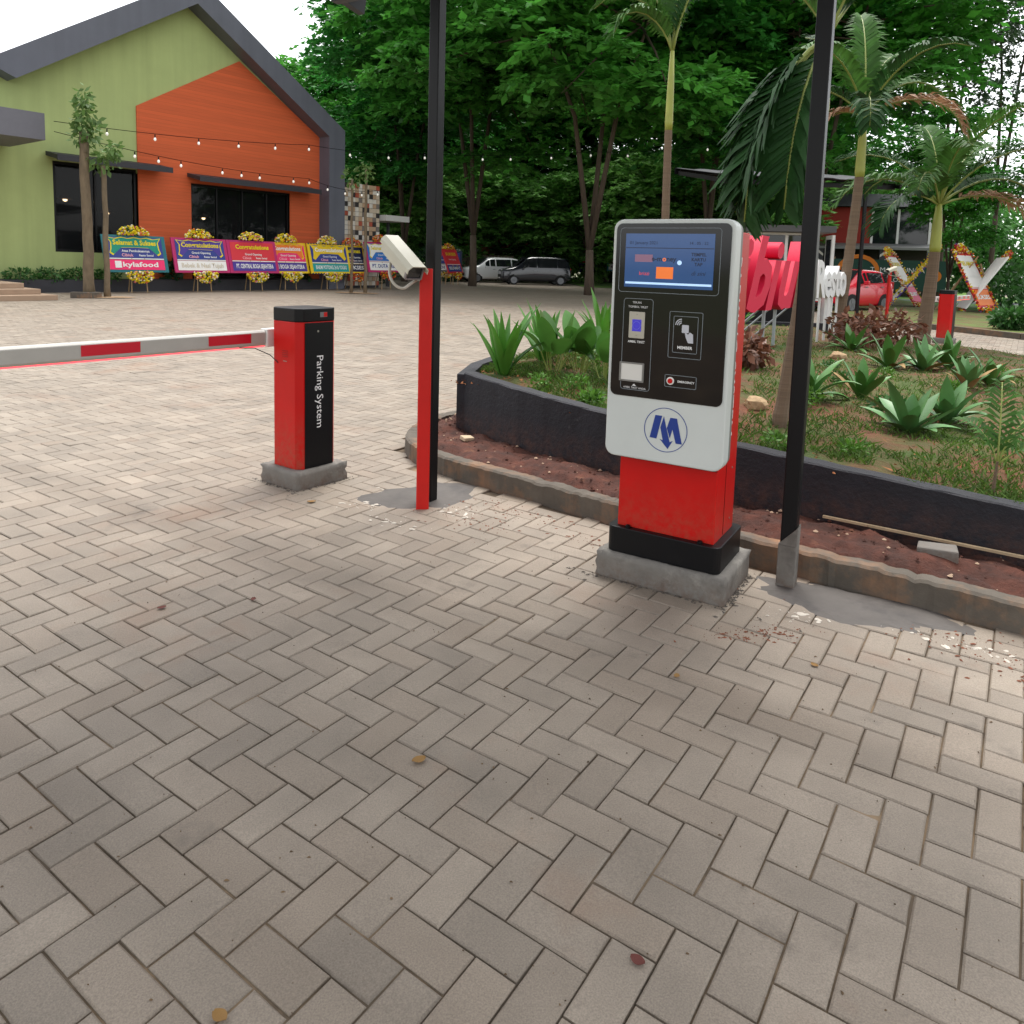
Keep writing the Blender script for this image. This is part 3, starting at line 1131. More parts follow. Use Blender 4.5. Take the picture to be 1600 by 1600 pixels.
lettering('MEMBER', .0175, m_letter, KX, front(xm, YF - .0008, 1.108), bold=.0005)
MB().lathe([(.017, 0), (.017, .003), (.013, .004)], (0, 0, 0), 20).xf(Matrix.Translation((kx(.548), YF, .961)) @ Matrix.Rotation(R(90), 4, 'X')).build('help_button_ring', m_white, KX)
MB().lathe([(.011, .004), (.011, .008), (.008, .010)], (0, 0, 0), 20).xf(Matrix.Translation((kx(.548), YF, .961)) @ Matrix.Rotation(R(90), 4, 'X')).build('help_button', m_red, KX)
lettering('EMERGENCY', .013, m_letter, KX, front(kx(.675), YF - .0008, .961), bold=.0003)
# round M emblem with a downward arrow
m_blue = mat('emblem_blue', srgb(18, 52, 134), rough=.4)
lx, lz, lr = kx(.525), .742, .098
mbl = MB()
ring_prism(mbl, [(lx + lr * math.cos(a * math.pi / 32), lz + lr * math.sin(a * math.pi / 32)) for a in range(64)],
           [(lx + (lr - .0028) * math.cos(a * math.pi / 32), lz + (lr - .0028) * math.sin(a * math.pi / 32)) for a in range(64)], -.2445, -.243)
mbl.build('emblem_ring', m_blue, KX)


def emb(pts):
    MB().prism([(lx + x * lr, lz + z * lr) for x, z in pts], -.2446, -.243, 'Y').build('emblem_stroke', m_blue, KX)


emb([(-.72, -.42), (-.40, -.44), (-.18, .62), (-.50, .62)])
emb([(-.10, .60), (.10, -.12), (.22, -.52), (.36, -.44), (.14, -.84), (-.24, -.44), (-.10, -.48), (-.24, .10)])
emb([(.20, .58), (.50, .58), (.78, -.54), (.50, -.54), (.32, .08), (.22, -.34), (.06, .10)])
sd = lettering('PARKING SYSTEM', .085, m_letter, KX, Matrix.Translation((.2285, .0, 1.10)) @ Matrix.Rotation(R(90), 4, 'Z') @ Matrix.Rotation(R(90), 4, 'X') @ Matrix.Rotation(R(-90), 4, 'Z'), width=.8, name='side_lettering')

# ------------------------------------------------------------------ barrier gates


def barrier(name, label, loc, rz, arm_len, arm_dir=-1, face_text=True, arm_y=0.2, strips=(), group=None):
    t = thing(name, label, 'barrier gate', loc, rz, group)
    MB().rough_box((0, 0, .0475), (.397, .371, .135), .006, 6).build('plinth', m_cement, t, smooth=True)
    hx, hy, ch = .1545, .1415, .038
    poly = [(-hx + ch, -hy), (hx - ch, -hy), (hx, -hy + ch), (hx, hy - ch), (hx - ch, hy), (-hx + ch, hy), (-hx, hy - ch), (-hx, -hy + ch)]
    MB().prism(poly, .115, 1.044).build('cabinet', m_red, t, bevel=.003)
    k = 1.012
    MB().prism([(x * k, y * k) for x, y in poly], 1.0445, 1.128).build('cap', m_black, t, bevel=.006)
    MB().box((.002, -hy - .0015, .578), (.222, .005, .922)).build('front_panel', m_black, t, bevel=.001)
    if face_text:
        lettering('Parking System', .073, m_letter, t, front(.004, -hy - .0045, .60, R(-90)), width=.46)
        MB().box((.035, -hy * k - .002, 1.088), (.056, .002, .032)).build('maker_plate', mat('grey_plate', srgb(110, 112, 114), rough=.4), t)
        MB().box((.049, -hy * k - .0033, 1.088), (.026, .001, .028)).build('plate_mark', m_red, t)
        MB().lathe([(.007, 0), (.007, .004)], (0, 0, 0), 12).xf(Matrix.Translation((-.01, -hy - .004, .985)) @ Matrix.Rotation(R(90), 4, 'X')).build('lock', m_alu, t)
        for q in range(4):
            MB().box((-hx - .0015, -.01, .86 - q * .012), (.002, .055, .004)).build('vent_slot', mat('dark_slot', srgb(150, 20, 18), rough=.6), t)
        MB().box((-hx - .002, -.01, .795), (.003, .035, .004)).build('vent_lip', m_alu, t)
    # hub and arm
    za = .925
    MB().lathe([(.05, 0), (.05, .05), (.03, .06)], (0, 0, 0), 16).xf(Matrix.Translation((0, hy, za)) @ Matrix.Rotation(R(-90), 4, 'X')).build('hub', m_alu, t)
    MB().box((arm_dir * .06, arm_y, za), (.20, .070, .115)).build('arm_clamp', m_white, t, bevel=.004)
    h2, w2, c2 = .050, .024, .014
    prof = [(-w2, -h2 + c2), (-w2 + c2, -h2), (w2 - c2, -h2), (w2, -h2 + c2), (w2, h2 - c2), (w2 - c2, h2), (-w2 + c2, h2), (-w2, h2 - c2)]
    m_ = MB()
    xa, xb = arm_dir * .10, arm_dir * arm_len
    lo, hi = min(xa, xb), max(xa, xb)
    m_.prism([(arm_y + a, za + b) for a, b in prof], lo, hi, 'X')
    arm = m_.build('arm', mat('arm_white', srgb(172, 170, 164), rough=.35, var=.05), t, bevel=.003)
    MB().prism([(arm_y + a * 1.05, za + b * 1.04) for a, b in prof], xb - .012, xb + .012, 'X').build('arm_end_cap', m_black, t)
    for a, b in strips:
        x0, x1 = arm_dir * a, arm_dir * b
        for s in (-1, 1):
            MB().box(((x0 + x1) / 2, arm_y + s * (w2 + .0012), za + .004), (abs(x1 - x0), .002, .058)).build('reflective_strip', mat('red_reflector', srgb(196, 24, 44), rough=.3), t)
    MB().box(((xa + xb) / 2, arm_y, za - h2 - .004), (abs(xb - xa), .010, .007)).build('light_strip', mat('red_led_strip', srgb(220, 60, 70), rough=.4, emit=srgb(255, 70, 80), estr=.9), t)
    MB().tube([(arm_dir * .35, arm_y - .02, za - h2), (arm_dir * .24, arm_y - .02, za - .06), (arm_dir * .185, .10, za - .10), (arm_dir * .152, .06, za - .15)], .003, 5).build('cable', m_black, t)
    return t


barrier('barrier_gate', 'red and black barrier box lettered Parking System with its arm lowered', (-1.331, 4.762, 0), .943, 3.1,
        strips=[(.27, .56), (.97, 1.28), (1.69, 2.0), (2.40, 2.70)])

# ------------------------------------------------------------------ camera pole beside the left canopy post
m_redpole = mat('red_pole_paint', srgb(196, 26, 20), rough=.5, spec=.3, var=.06)
m_beige = mat('camera_housing_beige', srgb(186, 182, 164), rough=.45, var=.04)


def camera_pole(label, loc, rz, back, frontp, group=None, h=1.40):
    t = thing('camera_pole', label, 'camera', loc, rz, group)
    MB().prism(rrect(-.037, .037, -.037, .037, .012), -.01, h, 'Z').build('pole', m_redpole, t, bevel=.003)
    b, f = Vector(back), Vector(frontp)
    d = (f - b).normalized()
    s = d.cross(Vector((0, 0, 1))).normalized()
    u = s.cross(d)
    M = Matrix.Translation((b + f) / 2) @ Matrix((s, d, u)).transposed().to_4x4()
    L = (f - b).length
    MB().prism([(-.052, -.045), (.052, -.045), (.052, .022), (.035, .040), (-.035, .040), (-.052, .022)], -L / 2, L / 2 - .03, 'Y').xf(M).build('housing', m_beige, t, bevel=.004)
    MB().prism([(-.062, .004), (-.057, .004), (-.057, .026), (-.037, .046), (.037, .046), (.057, .026), (.057, .004), (.062, .004), (.062, .029), (.040, .051), (-.040, .051), (-.062, .029)], -L / 2 - .01, L / 2 + .015, 'Y').xf(M).build('sun_hood', m_beige, t, bevel=.002)
    MB().box((0, L / 2 - .027, -.006), (.088, .006, .070)).xf(M).build('lens_window', m_glass_dark, t)
    mfr = MB()
    ring_prism(mfr, rrect(-.052, .052, -.046, .036, .008), rrect(-.044, .044, -.038, .028, .006), L / 2 - .030, L / 2 - .014)
    mfr.xf(M).build('window_frame', mat('housing_front', srgb(120, 112, 112), rough=.4), t)
    m0 = (b + f) / 2 - u * .05 + d * .03
    MB().beam(m0, (-.045, 0.0, m0.z - .03), .03, .02).build('bracket', m_alu, t)
    MB().box((-.042, -.02, m0.z - .03), (.014, .062, .075)).build('wall_plate', m_alu, t, bevel=.003)
    c0 = b + d * .05 - u * .04
    path = [c0, c0 + Vector((-.02, -.06, -.10)), c0 + Vector((.01, -.12, -.17)), c0 + Vector((.07, -.13, -.20)), Vector((-.10, -.06, m0.z - .09)), Vector((-.045, -.01, m0.z - .055))]
    pts = resample([tuple(p) for p in path], 22, 5)
    MB().tube(pts, .0085, 8).build('conduit', mat('grey_conduit', srgb(176, 172, 160), rough=.5), t, smooth=True)
    return t


cp = (-.499, 4.27, 0)
camera_pole('beige surveillance camera on a red post close to the black canopy post', cp, 0.12, (-.205, .06, 1.535), (-.055, -.215, 1.372))

# ------------------------------------------------------------------ entry canopy: two posts carry a mono-pitch sheet roof
PA, PB = Vector((-.472, 4.40, 0)), Vector((1.302, 3.33, 0))
ax = (PB - PA).normalized()
yaw_c = math.atan2(ax.y, ax.x)
m_roof = mat('charcoal_roof_sheet', srgb(58, 60, 66), rough=.45, metal=.3)
m_roof_under = mat('silver_insulation', srgb(150, 152, 152), rough=.5, var=.1)


def canopy(label, a, yaw, span, group, sides=-1, zr=3.02, deep=2.95, over=.8, name='canopy', sleeve=True):
    t = thing(name, label, 'canopy', (a.x, a.y, 0), yaw, group)
    for k, x in enumerate((0, span)):
        p = MB().prism(rrect(x - .034, x + .034, -.034, .034, .006), -.01, zr, 'Z').build('post', m_black, t, bevel=.002)
        if sleeve and k == 1:
            MB().prism([(x - .040, -.040), (x + .040, -.040), (x + .040, .040), (x - .040, .040)], -.01, .20, 'Z').build('cement_sleeve', m_cement, p, bevel=.004)
            MB().prism([(x - .040, .2005), (x + .040, .2005), (x + .040, .29)], -.0405, .0405, 'Y').build('cement_sleeve', m_cement, p)
    s = sides
    rise = .16
    def pz(y):
        return zr + .06 + rise * abs(y) 
    y0, y1 = -s * .25, s * deep
    ym = (y0 + y1) / 2
    MB().beam((-over, 0, zr + .04), (span + over, 0, zr + .04), .06, .10).build('main_beam', m_black, t)
    for x in (-over, span / 2, span + over):
        MB().beam((x, y0, pz(0) + .02 - rise * .25), (x, y1, pz(y1) + .02), .05, .10).build('rafter', m_black, t)
    for y in (s * deep * .5, s * deep * .97):
        MB().beam((-over, y, pz(y) + .09), (span + over, y, pz(y) + .09), .05, .05).build('purlin', m_black, t)
    # ribbed sheet
    n = 28
    P, F = [], []
    for i in range(n + 1):
        x = -over - .08 + (span + 2 * over + .16) * i / n
        zz = .012 if (i % 4 in (0, 1)) else -.012
        for y in (y0 - s * .05, y1 + s * .06):
            sg = pz(y) + (.135 if True else 0) + zz if (y * s) > 0 else zr + .06 - rise * .25 + .135 + zz
            P.append((x, y, sg))
    for i in range(n):
        F.append((2 * i, 2 * i + 2, 2 * i + 3, 2 * i + 1))
    ob = MB().add(P, F).build('roof_sheet', [m_roof, m_roof_under], t)
    sol = ob.modifiers.new('thick', 'SOLIDIFY')
    sol.thickness = .012
    sol.offset = 0
    ysl = y1 + s * .07
    MB().beam((-over - .1, ysl, pz(y1) + .08), (span + over + .1, ysl, pz(y1) + .08), .012, .16).build('fascia', m_black, t)
    return t


canopy('black steel canopy post pair and sheet roof over the ticket machine', PA, yaw_c, (PB - PA).length, 'sheet roof canopies')

# ------------------------------------------------------------------ small things on the bed and the paving
mb = MB().prism([(-.085, -.045), (.085, -.05), (.08, .05), (-.08, .045)], 0, .065)
o = mb.build('concrete_block', m_cement, bevel=.008)
o.location = (2.02, 3.38, .125)
o.rotation_euler = (.05, -.06, -.5)
tag(o, 'broken grey concrete block lying on the soil bed', 'block')
o = MB().beam((0, 0, 0), (1.12, -.83, .015), .018, .012).build('pvc_strip', mat('dirty_strip', srgb(170, 150, 120), rough=.6, var=.2), None)
o.location = (1.68, 3.86, .155)
tag(o, 'thin pale strip leaning low along the planter wall foot', 'strip')
o = MB().prism([(-.05, -.03), (.05, -.035), (.06, .02), (-.04, .035)], 0, .03).build('stone_chip', mat('pale_chip', srgb(200, 180, 150), rough=.9, var=.2, vscale=20), bevel=.006)
o.location = (-.32, 5.45, .125)
o.rotation_euler = (.2, .1, .9)
tag(o, 'pale stone chip at the tip of the soil bed', 'stone')
m_leafdry = mat('fallen_leaf', srgb(138, 104, 56), rough=.8, var=.3, vscale=40)
m_leafred = mat('fallen_leaf_brown', srgb(96, 48, 40), rough=.8, var=.3, vscale=40)


def fallen(x, y, s, rz, m, label):
    P, F = [], []
    for i in range(7):
        t = i / 6
        w = math.sin(math.pi * (t * .9 + .05)) ** .8 * .38
        z = .006 + .22 * (t - .5) ** 2
        P += [((t - .5), -w, z + .10), ((t - .5), 0, z), ((t - .5), w, z + .08)]
    for i in range(6):
        for j in range(2):
            F.append((i * 3 + j, i * 3 + j + 1, i * 3 + 4 + j, i * 3 + 3 + j))
    ob = MB().add(P, F).build('fallen_leaf', m, smooth=True)
    ob.scale = (s, s, s)
    ob.location = (x, y, .004)
    ob.rotation_euler = (0, 0, rz)
    tag(ob, label, 'leaf')


fallen(-.235, 2.03, .042, .5, m_leafdry, 'yellow brown fallen leaf on the blocks ahead of the ticket machine')
fallen(.62, 2.52, .028, 1.2, m_leafdry, 'small yellow leaf left of the kiosk plinth')
fallen(1.15, 2.62, .03, 2.2, m_leafdry, 'small yellow leaf right of the kiosk plinth')
fallen(-1.16, 4.30, .05, .2, m_leafdry, 'curled dry leaf by the foot of the barrier plinth')
fallen(-1.40, 2.92, .035, .7, m_leafred, 'dark red leaf on open blocks, the nearer of two')
fallen(-1.06, 3.02, .03, 1.9, m_leafred, 'dark red leaf on open blocks, the farther of two')
fallen(.30, 1.42, .032, 2.6, m_leafred, 'brown leaf lying on the nearest blocks, right of centre')
fallen(-.52, 1.28, .034, -.5, m_leafdry, 'tan leaf lying on the nearest blocks, left of centre')

# ------------------------------------------------------------------ restaurant gable building
FP = Vector((-12.685, 29.518, 0))                     # a point on the facade foot
FA = R(52.4)                                          # facade runs away to the right
m_green = mat('green_wall_paint', srgb(168, 182, 120), rough=.85, var=.07, vscale=.5, bump=.004, bscale=14, streak=.10)
m_orange = mat('orange_cladding', srgb(206, 94, 50), rough=.75, var=.09, vscale=1.2, stretch=(.4, 1, 8), boards=(.13, .16, .78))
m_char = mat('charcoal_panel', srgb(92, 95, 106), rough=.5, var=.08, vscale=.6, streak=.12)
m_chardark = mat('charcoal_dark', srgb(46, 46, 52), rough=.6, var=.1)
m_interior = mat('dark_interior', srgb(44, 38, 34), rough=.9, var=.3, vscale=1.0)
m_pane = mat('tinted_pane', (.012, .013, .014), rough=.03, spec=.22, alpha=.6)
rest_b = thing('restaurant_building', 'green and orange gabled restaurant with charcoal roof edge', 'building', FP, FA)


def roof_z(s):
    return 11.65 - 0.645 * abs(s)


def under(s, dz):
    return roof_z(s) - dz


def wall_piece(mb_, s0, s1, z0, top=None, y0=0.0, y1=.22):
    """wall between s0 and s1 from z0 up to the gable (or to top)"""
    ss_ = [s0] + ([0.0] if s0 < 0 < s1 else []) + [s1]
    if top is None:
        tops = [(s, under(s, .45)) for s in ss_]
    else:
        tops = [(s1, top), (s0, top)][::-1]
    mb_.prism([(s0, z0), (s1, z0)] + tops[::-1], y0, y1, 'Y')


mb = MB()
wall_piece(mb, -7.0, -4.88, .44)
wall_piece(mb, -4.88, -2.06, .44, 1.36)
wall_piece(mb, -4.88, -2.06, 4.42)
wall_piece(mb, -2.06, 6.2, 4.3)
mb.build('wall', m_green, rest_b)
mb = MB()
yo0, yo1 = -.05, -.003
mb.prism([(-2.04, .44), (0.0, .44), (0.0, 4.15), (0.0, 7.92), (-2.04, 6.71)], yo0, yo1, 'Y')
mb.prism([(0.0, 4.15), (4.55, 4.15), (4.55, 7.74), (2.15, 9.20), (0.0, 7.92)], yo0, yo1, 'Y')
mb.prism([(4.55, .44), (6.12, .44), (6.12, 6.76), (4.55, 7.74)], yo0, yo1, 'Y')
mb.build('orange_wall', m_orange, rest_b)
MB().box((2.3, .115, .30), (8.6, .23, .28)).build('plinth', m_chardark, rest_b)
MB().box((-.44, -.35, .21), (13.1, .66, .44)).build('planter_trough', m_chardark, rest_b)
# projecting roof edge and corner fin
OUT = [(-7.0, 0), (-7.0, 7.13), (0, 11.65), (7.0, 7.13), (7.0, 0), (6.12, 0), (6.12, 6.76), (0, 10.72), (-6.12, 6.76), (-6.12, 0)]
mb = MB()
mb.prism([(0, 11.65), (0, 10.72), (6.12, 6.76), (7.0, 7.13)], -.75, .3, 'Y')
mb.prism([(7.0, 7.13), (6.12, 6.76), (6.12, 0), (7.0, 0)], -.75, .3, 'Y')
mb.prism([(0, 11.65), (-7.0, 7.13), (-6.12, 6.76), (0, 10.72)], -.75, .3, 'Y')
mb.build('roof_edge', m_char, rest_b)
m_rooftile = mat('grey_metal_roof', srgb(96, 100, 108), rough=.5, metal=.2)
rf = MB()
for s in (-1, 1):
    rf.prism([(s * 7.0, 7.0), (0, 11.52), (0, 11.35), (s * 7.0, 6.83)], .3, 14, 'Y')
rf.build('roof', m_rooftile, rest_b)
MB().box((6.8, 7, 3.4), (.2, 13.4, 6.8)).build('side_wall', m_char, rest_b)
MB().box((-6.9, 7, 3.4), (.2, 13.4, 6.8)).build('side_wall', m_green, rest_b)
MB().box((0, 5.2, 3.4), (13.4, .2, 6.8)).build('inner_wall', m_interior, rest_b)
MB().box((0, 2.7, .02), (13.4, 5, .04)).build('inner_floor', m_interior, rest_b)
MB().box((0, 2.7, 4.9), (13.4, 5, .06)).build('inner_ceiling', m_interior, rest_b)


def shop_window(s0, s1, z0, z1, muls, trans_):
    w = bpy.data.objects.new('window', None)
    link(w, rest_b)
    fr = MB()
    t_ = .09
    fr.box(((s0 + s1) / 2, .12, z0 + t_ / 2), (s1 - s0, .12, t_))
    fr.box(((s0 + s1) / 2, .12, z1 - t_ / 2), (s1 - s0, .12, t_))
    for s in (s0 + t_ / 2, s1 - t_ / 2):
        fr.box((s, .12, (z0 + z1) / 2), (t_, .12, z1 - z0 - 2 * t_ - .002))
    fr.build('frame', m_black, w)
    edges = [s0 + t_] + list(muls) + [s1 - t_]
    for s in muls:
        MB().box((s, .12, (z0 + z1) / 2), (.06, .10, z1 - z0 - 2 * t_ - .004)).build('mullion', m_black, w)
    for a, b in zip(edges[:-1], edges[1:]):
        MB().box(((a + b) / 2, .13, (z0 + z1) / 2), (b - a - .062, .012, z1 - z0 - 2 * t_ - .006)).build('pane', m_pane, w)


shop_window(-4.88, -2.06, 1.36, 4.42, [-3.5], None)
shop_window(0.0, 4.55, .445, 4.15, [1.15, 2.3, 3.45], None)
for (a, b, z) in ((-5.10, -1.2, 4.48), (-.15, 5.52, 4.30)):
    mb = MB()
    mb.prism([(-.95, z - .10), (.01 - .06, z + .08), (.01 - .06, z + .22), (-.95, z + .05)], a, b, 'X')
    mb.build('awning', m_chardark, rest_b)
    MB().box(((a + b) / 2, -.97, z - .03), (b - a, .03, .2)).build('awning_edge', m_chardark, rest_b)
m_glow = mat('warm_lamp', srgb(255, 214, 150), rough=.5, emit=(1.0, .74, .42), estr=6.0)
for i, (s, z, y, lab) in enumerate(((1.45, 2.95, 1.6, 'warm pendant lamp glowing behind the wide shop window'), (-4.05, 3.25, 1.2, 'small pendant lamp behind the smaller left window, near its left side'), (-2.35, 2.9, 1.8, 'small pendant lamp behind the smaller left window, near its right side'))):
    p = FP + Matrix.Rotation(FA, 3, 'Z') @ Vector((s, y, z))
    L_ = thing('pendant_lamp', lab, 'lamp', p, 0)
    MB().lathe([(.06, .16), (.26, .0), (.24, -.02)], (0, 0, 0), 14).build('shade', mat('rattan_shade', srgb(150, 100, 60), rough=.7), L_)
    MB().lathe([(.02, -.10), (.07, -.07), (.07, -.02), (.03, .02)], (0, 0, 0), 10).build('bulb', m_glow, L_, smooth=True)
    MB().tube([(0, 0, .16), (0, 0, 4.85 - z)], .008, 5).build('cord', m_black, L_)
# entrance porch with flat slab roof and steps, joined to the left
porch = thing('entrance_porch', 'flat grey porch roof and steps at the left edge', 'porch', FP, FA)
MB().box((-9.2, -1.6, 5.06), (6.0, 2.8, .78)).build('roof_slab', mat('porch_grey', srgb(104, 104, 112), rough=.6, var=.05), porch)
MB().box((-11.2, -1.0, 2.33), (.5, .5, 4.66)).build('column', m_char, porch)
m_step = mat('step_stone', srgb(158, 134, 112), rough=.7, var=.1, vscale=3)
for i in range(3):
    MB().box((-9.6 - .25 * i, -2.55 + .25 * i, .075 + .15 * i), (5.8, 4.5 - .5 * i, .15)).build('step', m_step, porch, bevel=.01)
# patchwork cladding wall right of the corner fin
clad = thing('patchwork_wall', 'wall clad in small red, white and black square tiles past the corner', 'wall', FP, FA)
MB().box((8.45, .28, 2.46), (2.9, .3, 4.92)).build('backing', m_chardark, clad)
tile_m = [mat('tile_%s' % nm, srgb(*c), rough=.6, var=.1) for nm, c in (('cream', (206, 190, 168)), ('brick', (176, 84, 60)), ('black', (48, 44, 44)), ('sand', (190, 160, 130)), ('white', (224, 218, 208)), ('grey', (126, 118, 112)))]
tmesh = [MB().box((0, 0, 0), (.20, .04, .20)) for _ in range(1)][0]
tdata = []
for m_ in tile_m:
    ob = MB().box((0, 0, 0), (.205, .04, .205)).build('tile', m_, None)
    tdata.append(ob.data)
    bpy.data.objects.remove(ob)
cnt = 0
for i in range(13):
    for j in range(22):
        k = rnd.choices(range(6), (5, 2.2, 1.3, 2.2, 3, 1.0))[0]
        ob = bpy.data.objects.new('tile', tdata[k])
        link(ob, clad)
        ob.location = (7.12 + i * .221, .115 + rnd.uniform(-.012, .012), .22 + j * .221)
        cnt += 1
sl = MB().box((10.75, .6, 3.45), (1.6, 1.8, .28)).build('side_awning', mat('white_awning', srgb(200, 200, 196), rough=.6), clad)
MB().box((11.3, 1.0, 1.65), (.12, .12, 3.3)).build('awning_post', m_chardark, clad)

# ------------------------------------------------------------------ congratulation flower boards
m_flow = [mat('flower_%s' % n_, srgb(*c), rough=.7) for n_, c in (('yellow', (222, 200, 14)), ('white', (232, 224, 196)), ('pink', (206, 110, 110)), ('orange', (214, 120, 30)), ('leaf', (54, 92, 36)), ('red', (176, 34, 30)), ('purple', (112, 52, 132)))]


def flower_spray(name, parent, cx, cz, rx, rz_, up, seed, y=-.06, weights=(6, 4, 1.5, 1.5, 2, 0, 0), n=110):
    r = random.Random(seed)
    mb_ = MB()
    for q in range(n):
        a = r.uniform(0, math.pi)
        k = math.sqrt(r.random())
        x = cx + rx * k * math.cos(a)
        z = cz + (1 if up else -1) * rz_ * k * math.sin(a)
        mb_.cur = r.choices(range(7), weights)[0]
        mb_.blob((x, y - .08 * (1 - k) + r.uniform(-.05, .05), z), r.uniform(.035, .06), 5, .8)
    return mb_.build(name, m_flow, parent, fix=False)


def colr(nm, c):
    return mat('board_' + nm, srgb(*c), rough=.6)


BOARDW, BOARDH = 2.2, 1.32


def flower_board(label, loc, rz, border, field, footer, head_txt, mids, foot_txt, seed, lean=15, w=BOARDW, h=BOARDH, zb=.72, foot_col=None,
                 ornament=None, head_col=None, weights=(9, 4, 1.2, 1.2, 1.5, 0, 0), roll=0.0, group='congratulation flower boards', icon=False, legs=True, edging=False):
    t = thing('flower_board', label, 'flower board', loc, rz, group)
    M = Matrix.Translation((0, 0, zb)) @ Matrix.Rotation(R(-lean), 4, 'X') @ Matrix.Rotation(roll, 4, 'Y')

    def put(o_):
        o_.matrix_basis = M @ o_.matrix_basis
        return o_
    put(MB().box((0, 0, h / 2), (w, .05, h)).build('panel', border, t))
    put(MB().box((0, -.031, h * .66), (w * .88, .012, h * .56)).build('field', field, t))
    put(MB().box((0, -.031, h * .20), (w * .88, .012, h * .27)).build('footer', footer, t))
    put(MB().box((0, -.039, h * .362), (w * .88, .006, .035)).build('divider', m_white, t))
    yl = -.046
    if ornament:
        pts = [(-.42, .93), (-.30, .90), (-.2, .94), (-.1, .91), (0, .94), (.1, .91), (.2, .94), (.3, .90), (.42, .93), (.37, .80), (.38, .62), (.40, .52), (.35, .46), (.30, .54), (.22, .66), (0, .67), (-.22, .66), (-.30, .54), (-.35, .46), (-.40, .52), (-.38, .62), (-.37, .80)]
        ctr = (0, .74)
        put(MB().prism([(x * w * 1.02, (ctr[1] + (z - ctr[1]) * 1.05) * h) for x, z in pts], -.040, -.0375, 'Y').build('scroll_edge', m_flow[0], t))
        put(MB().prism([(x * w * .97, (ctr[1] + (z - ctr[1]) * .93) * h) for x, z in pts], -.043, -.0402, 'Y').build('scroll', ornament, t))
    hc = head_col or m_flow[0]
    put(lettering(head_txt, .24, hc, t, front(0, yl, h * .79), width=w * .68, bold=.008))
    for k, (tx, sz, m_, fx) in enumerate(mids):
        put(lettering(tx, sz, m_, t, front(fx * w, yl, h * (.57 - .115 * (k > 0))), bold=.002))
    if foot_txt:
        put(lettering(foot_txt, .24, foot_col or m_white, t, front(.05 * w if icon else 0, yl, h * .20), width=w * (.56 if icon else .76), bold=.006))
    if icon:
        put(MB().box((-.30 * w, yl, h * .205), (.22, .004, .24)).build('footer_icon', m_white, t))
    put(flower_spray('flower_spray', t, 0, h + .0, .56, .36, True, seed, weights=weights, n=170))
    put(flower_spray('flower_spray', t, .05, .0, .50, .40, False, seed + 50, weights=weights, n=170))
    if edging:                                         # flowers all along the frame
        r = random.Random(seed + 90)
        mb_ = MB()
        for q in range(420):
            u = r.random()
            e = r.randrange(4)
            x, z = ((u - .5) * w, 0) if e == 0 else ((u - .5) * w, h) if e == 1 else (-w / 2, u * h) if e == 2 else (w / 2, u * h)
            mb_.cur = r.choices(range(7), weights)[0]
            mb_.blob((x + r.gauss(0, .05), r.uniform(-.10, .02), z + r.gauss(0, .05)), r.uniform(.03, .055), 5, .8)
        tag(put(mb_.build('flower_edging', m_flow, t, fix=False)), kind='stuff')
    if legs:
        for x in (-.22, .34):
            MB().tube([(x, .05, 0), (x * .8, .10, zb + .5)], .022, 6).build('leg', m_wood, t)
        MB().tube([(0, .75, 0), (0, .36, zb + .9)], .022, 6).build('back_leg', m_wood, t)
    return t


def at_facade(s, off):
    p = FP + Matrix.Rotation(FA, 3, 'Z') @ Vector((s, off, 0))
    return p


teal, blue, pink, magenta = colr('teal', (24, 104, 112)), colr('blue', (42, 56, 132)), colr('pink', (232, 40, 104)), colr('magenta', (176, 30, 96))
redb, purple, cyan, whiteb, orangeb = colr('red', (206, 44, 56)), colr('purple', (70, 50, 140)), colr('cyan', (10, 150, 146)), colr('white', (232, 230, 226)), colr('orange', (232, 120, 40))
navyb, skyb, greenb, yellowb = colr('navy', (22, 32, 70)), colr('sky', (40, 110, 190)), colr('green', (0, 136, 110)), colr('yellow', (226, 190, 20))
palep = colr('pale_pink', (240, 170, 180))
mids = [('Grand Opening', .12, m_white, 0), ('Cibiuk', .15, palep, -.14), ('Resto Sentul', .10, m_white, .16)]
mids1 = [('Atas Pembukaannya', .12, m_white, 0), ('Cibiuk', .15, palep, -.14), ('Resto Sentul', .10, m_white, .16)]
flower_board('teal bordered flower board lettered kylafood on a pink strip', at_facade(-2.86, -1.6), FA, teal, blue, pink, 'Selamat & Sukses', mids1, 'kylafood', 1, ornament=greenb, icon=True)
flower_board('purple and white Congratulations board with a white lower strip, next to kylafood', at_facade(-.42, -1.6), FA, magenta, blue, whiteb, 'Congratulations', mids, 'Bebek & Nasi Tujuh', 2, ornament=purple, foot_col=colr('beige', (206, 196, 176)))
flower_board('red Congratulations flower board with magenta border before the wide window', at_facade(1.80, -1.6), FA, magenta, redb, purple, 'Congratulations', mids, 'PT. CENTRAL BOGA SEJAHTERA', 3)
flower_board('pink and orange flower board tucked behind the red Congratulations board', at_facade(3.55, -1.45), FA, yellowb, pink, purple, 'Congratulations', mids, 'TRI BOGA SEJAHTERA', 4, ornament=orangeb, head_col=whiteb, w=1.95)
b5 = flower_board('blue flower board with teal lower strip before the dark corner fin', at_facade(5.60, -1.6), FA, yellowb, blue, cyan, 'Congratulations', mids, 'BAKMI POTONG 24 & YOGAS', 5, ornament=yellowb, head_col=whiteb)
for b_ in (0,):
    for i in range(15):                              # dark dashes round its border
        for z in (-.001, BOARDH + .001):
            o_ = MB().box((-BOARDW / 2 + .08 + i * .146, -.003, z), (.07, .056, .05)).build('border_dash', navyb, b5)
            o_.matrix_local = Matrix.Translation((0, 0, .72)) @ Matrix.Rotation(R(-15), 4, 'X')
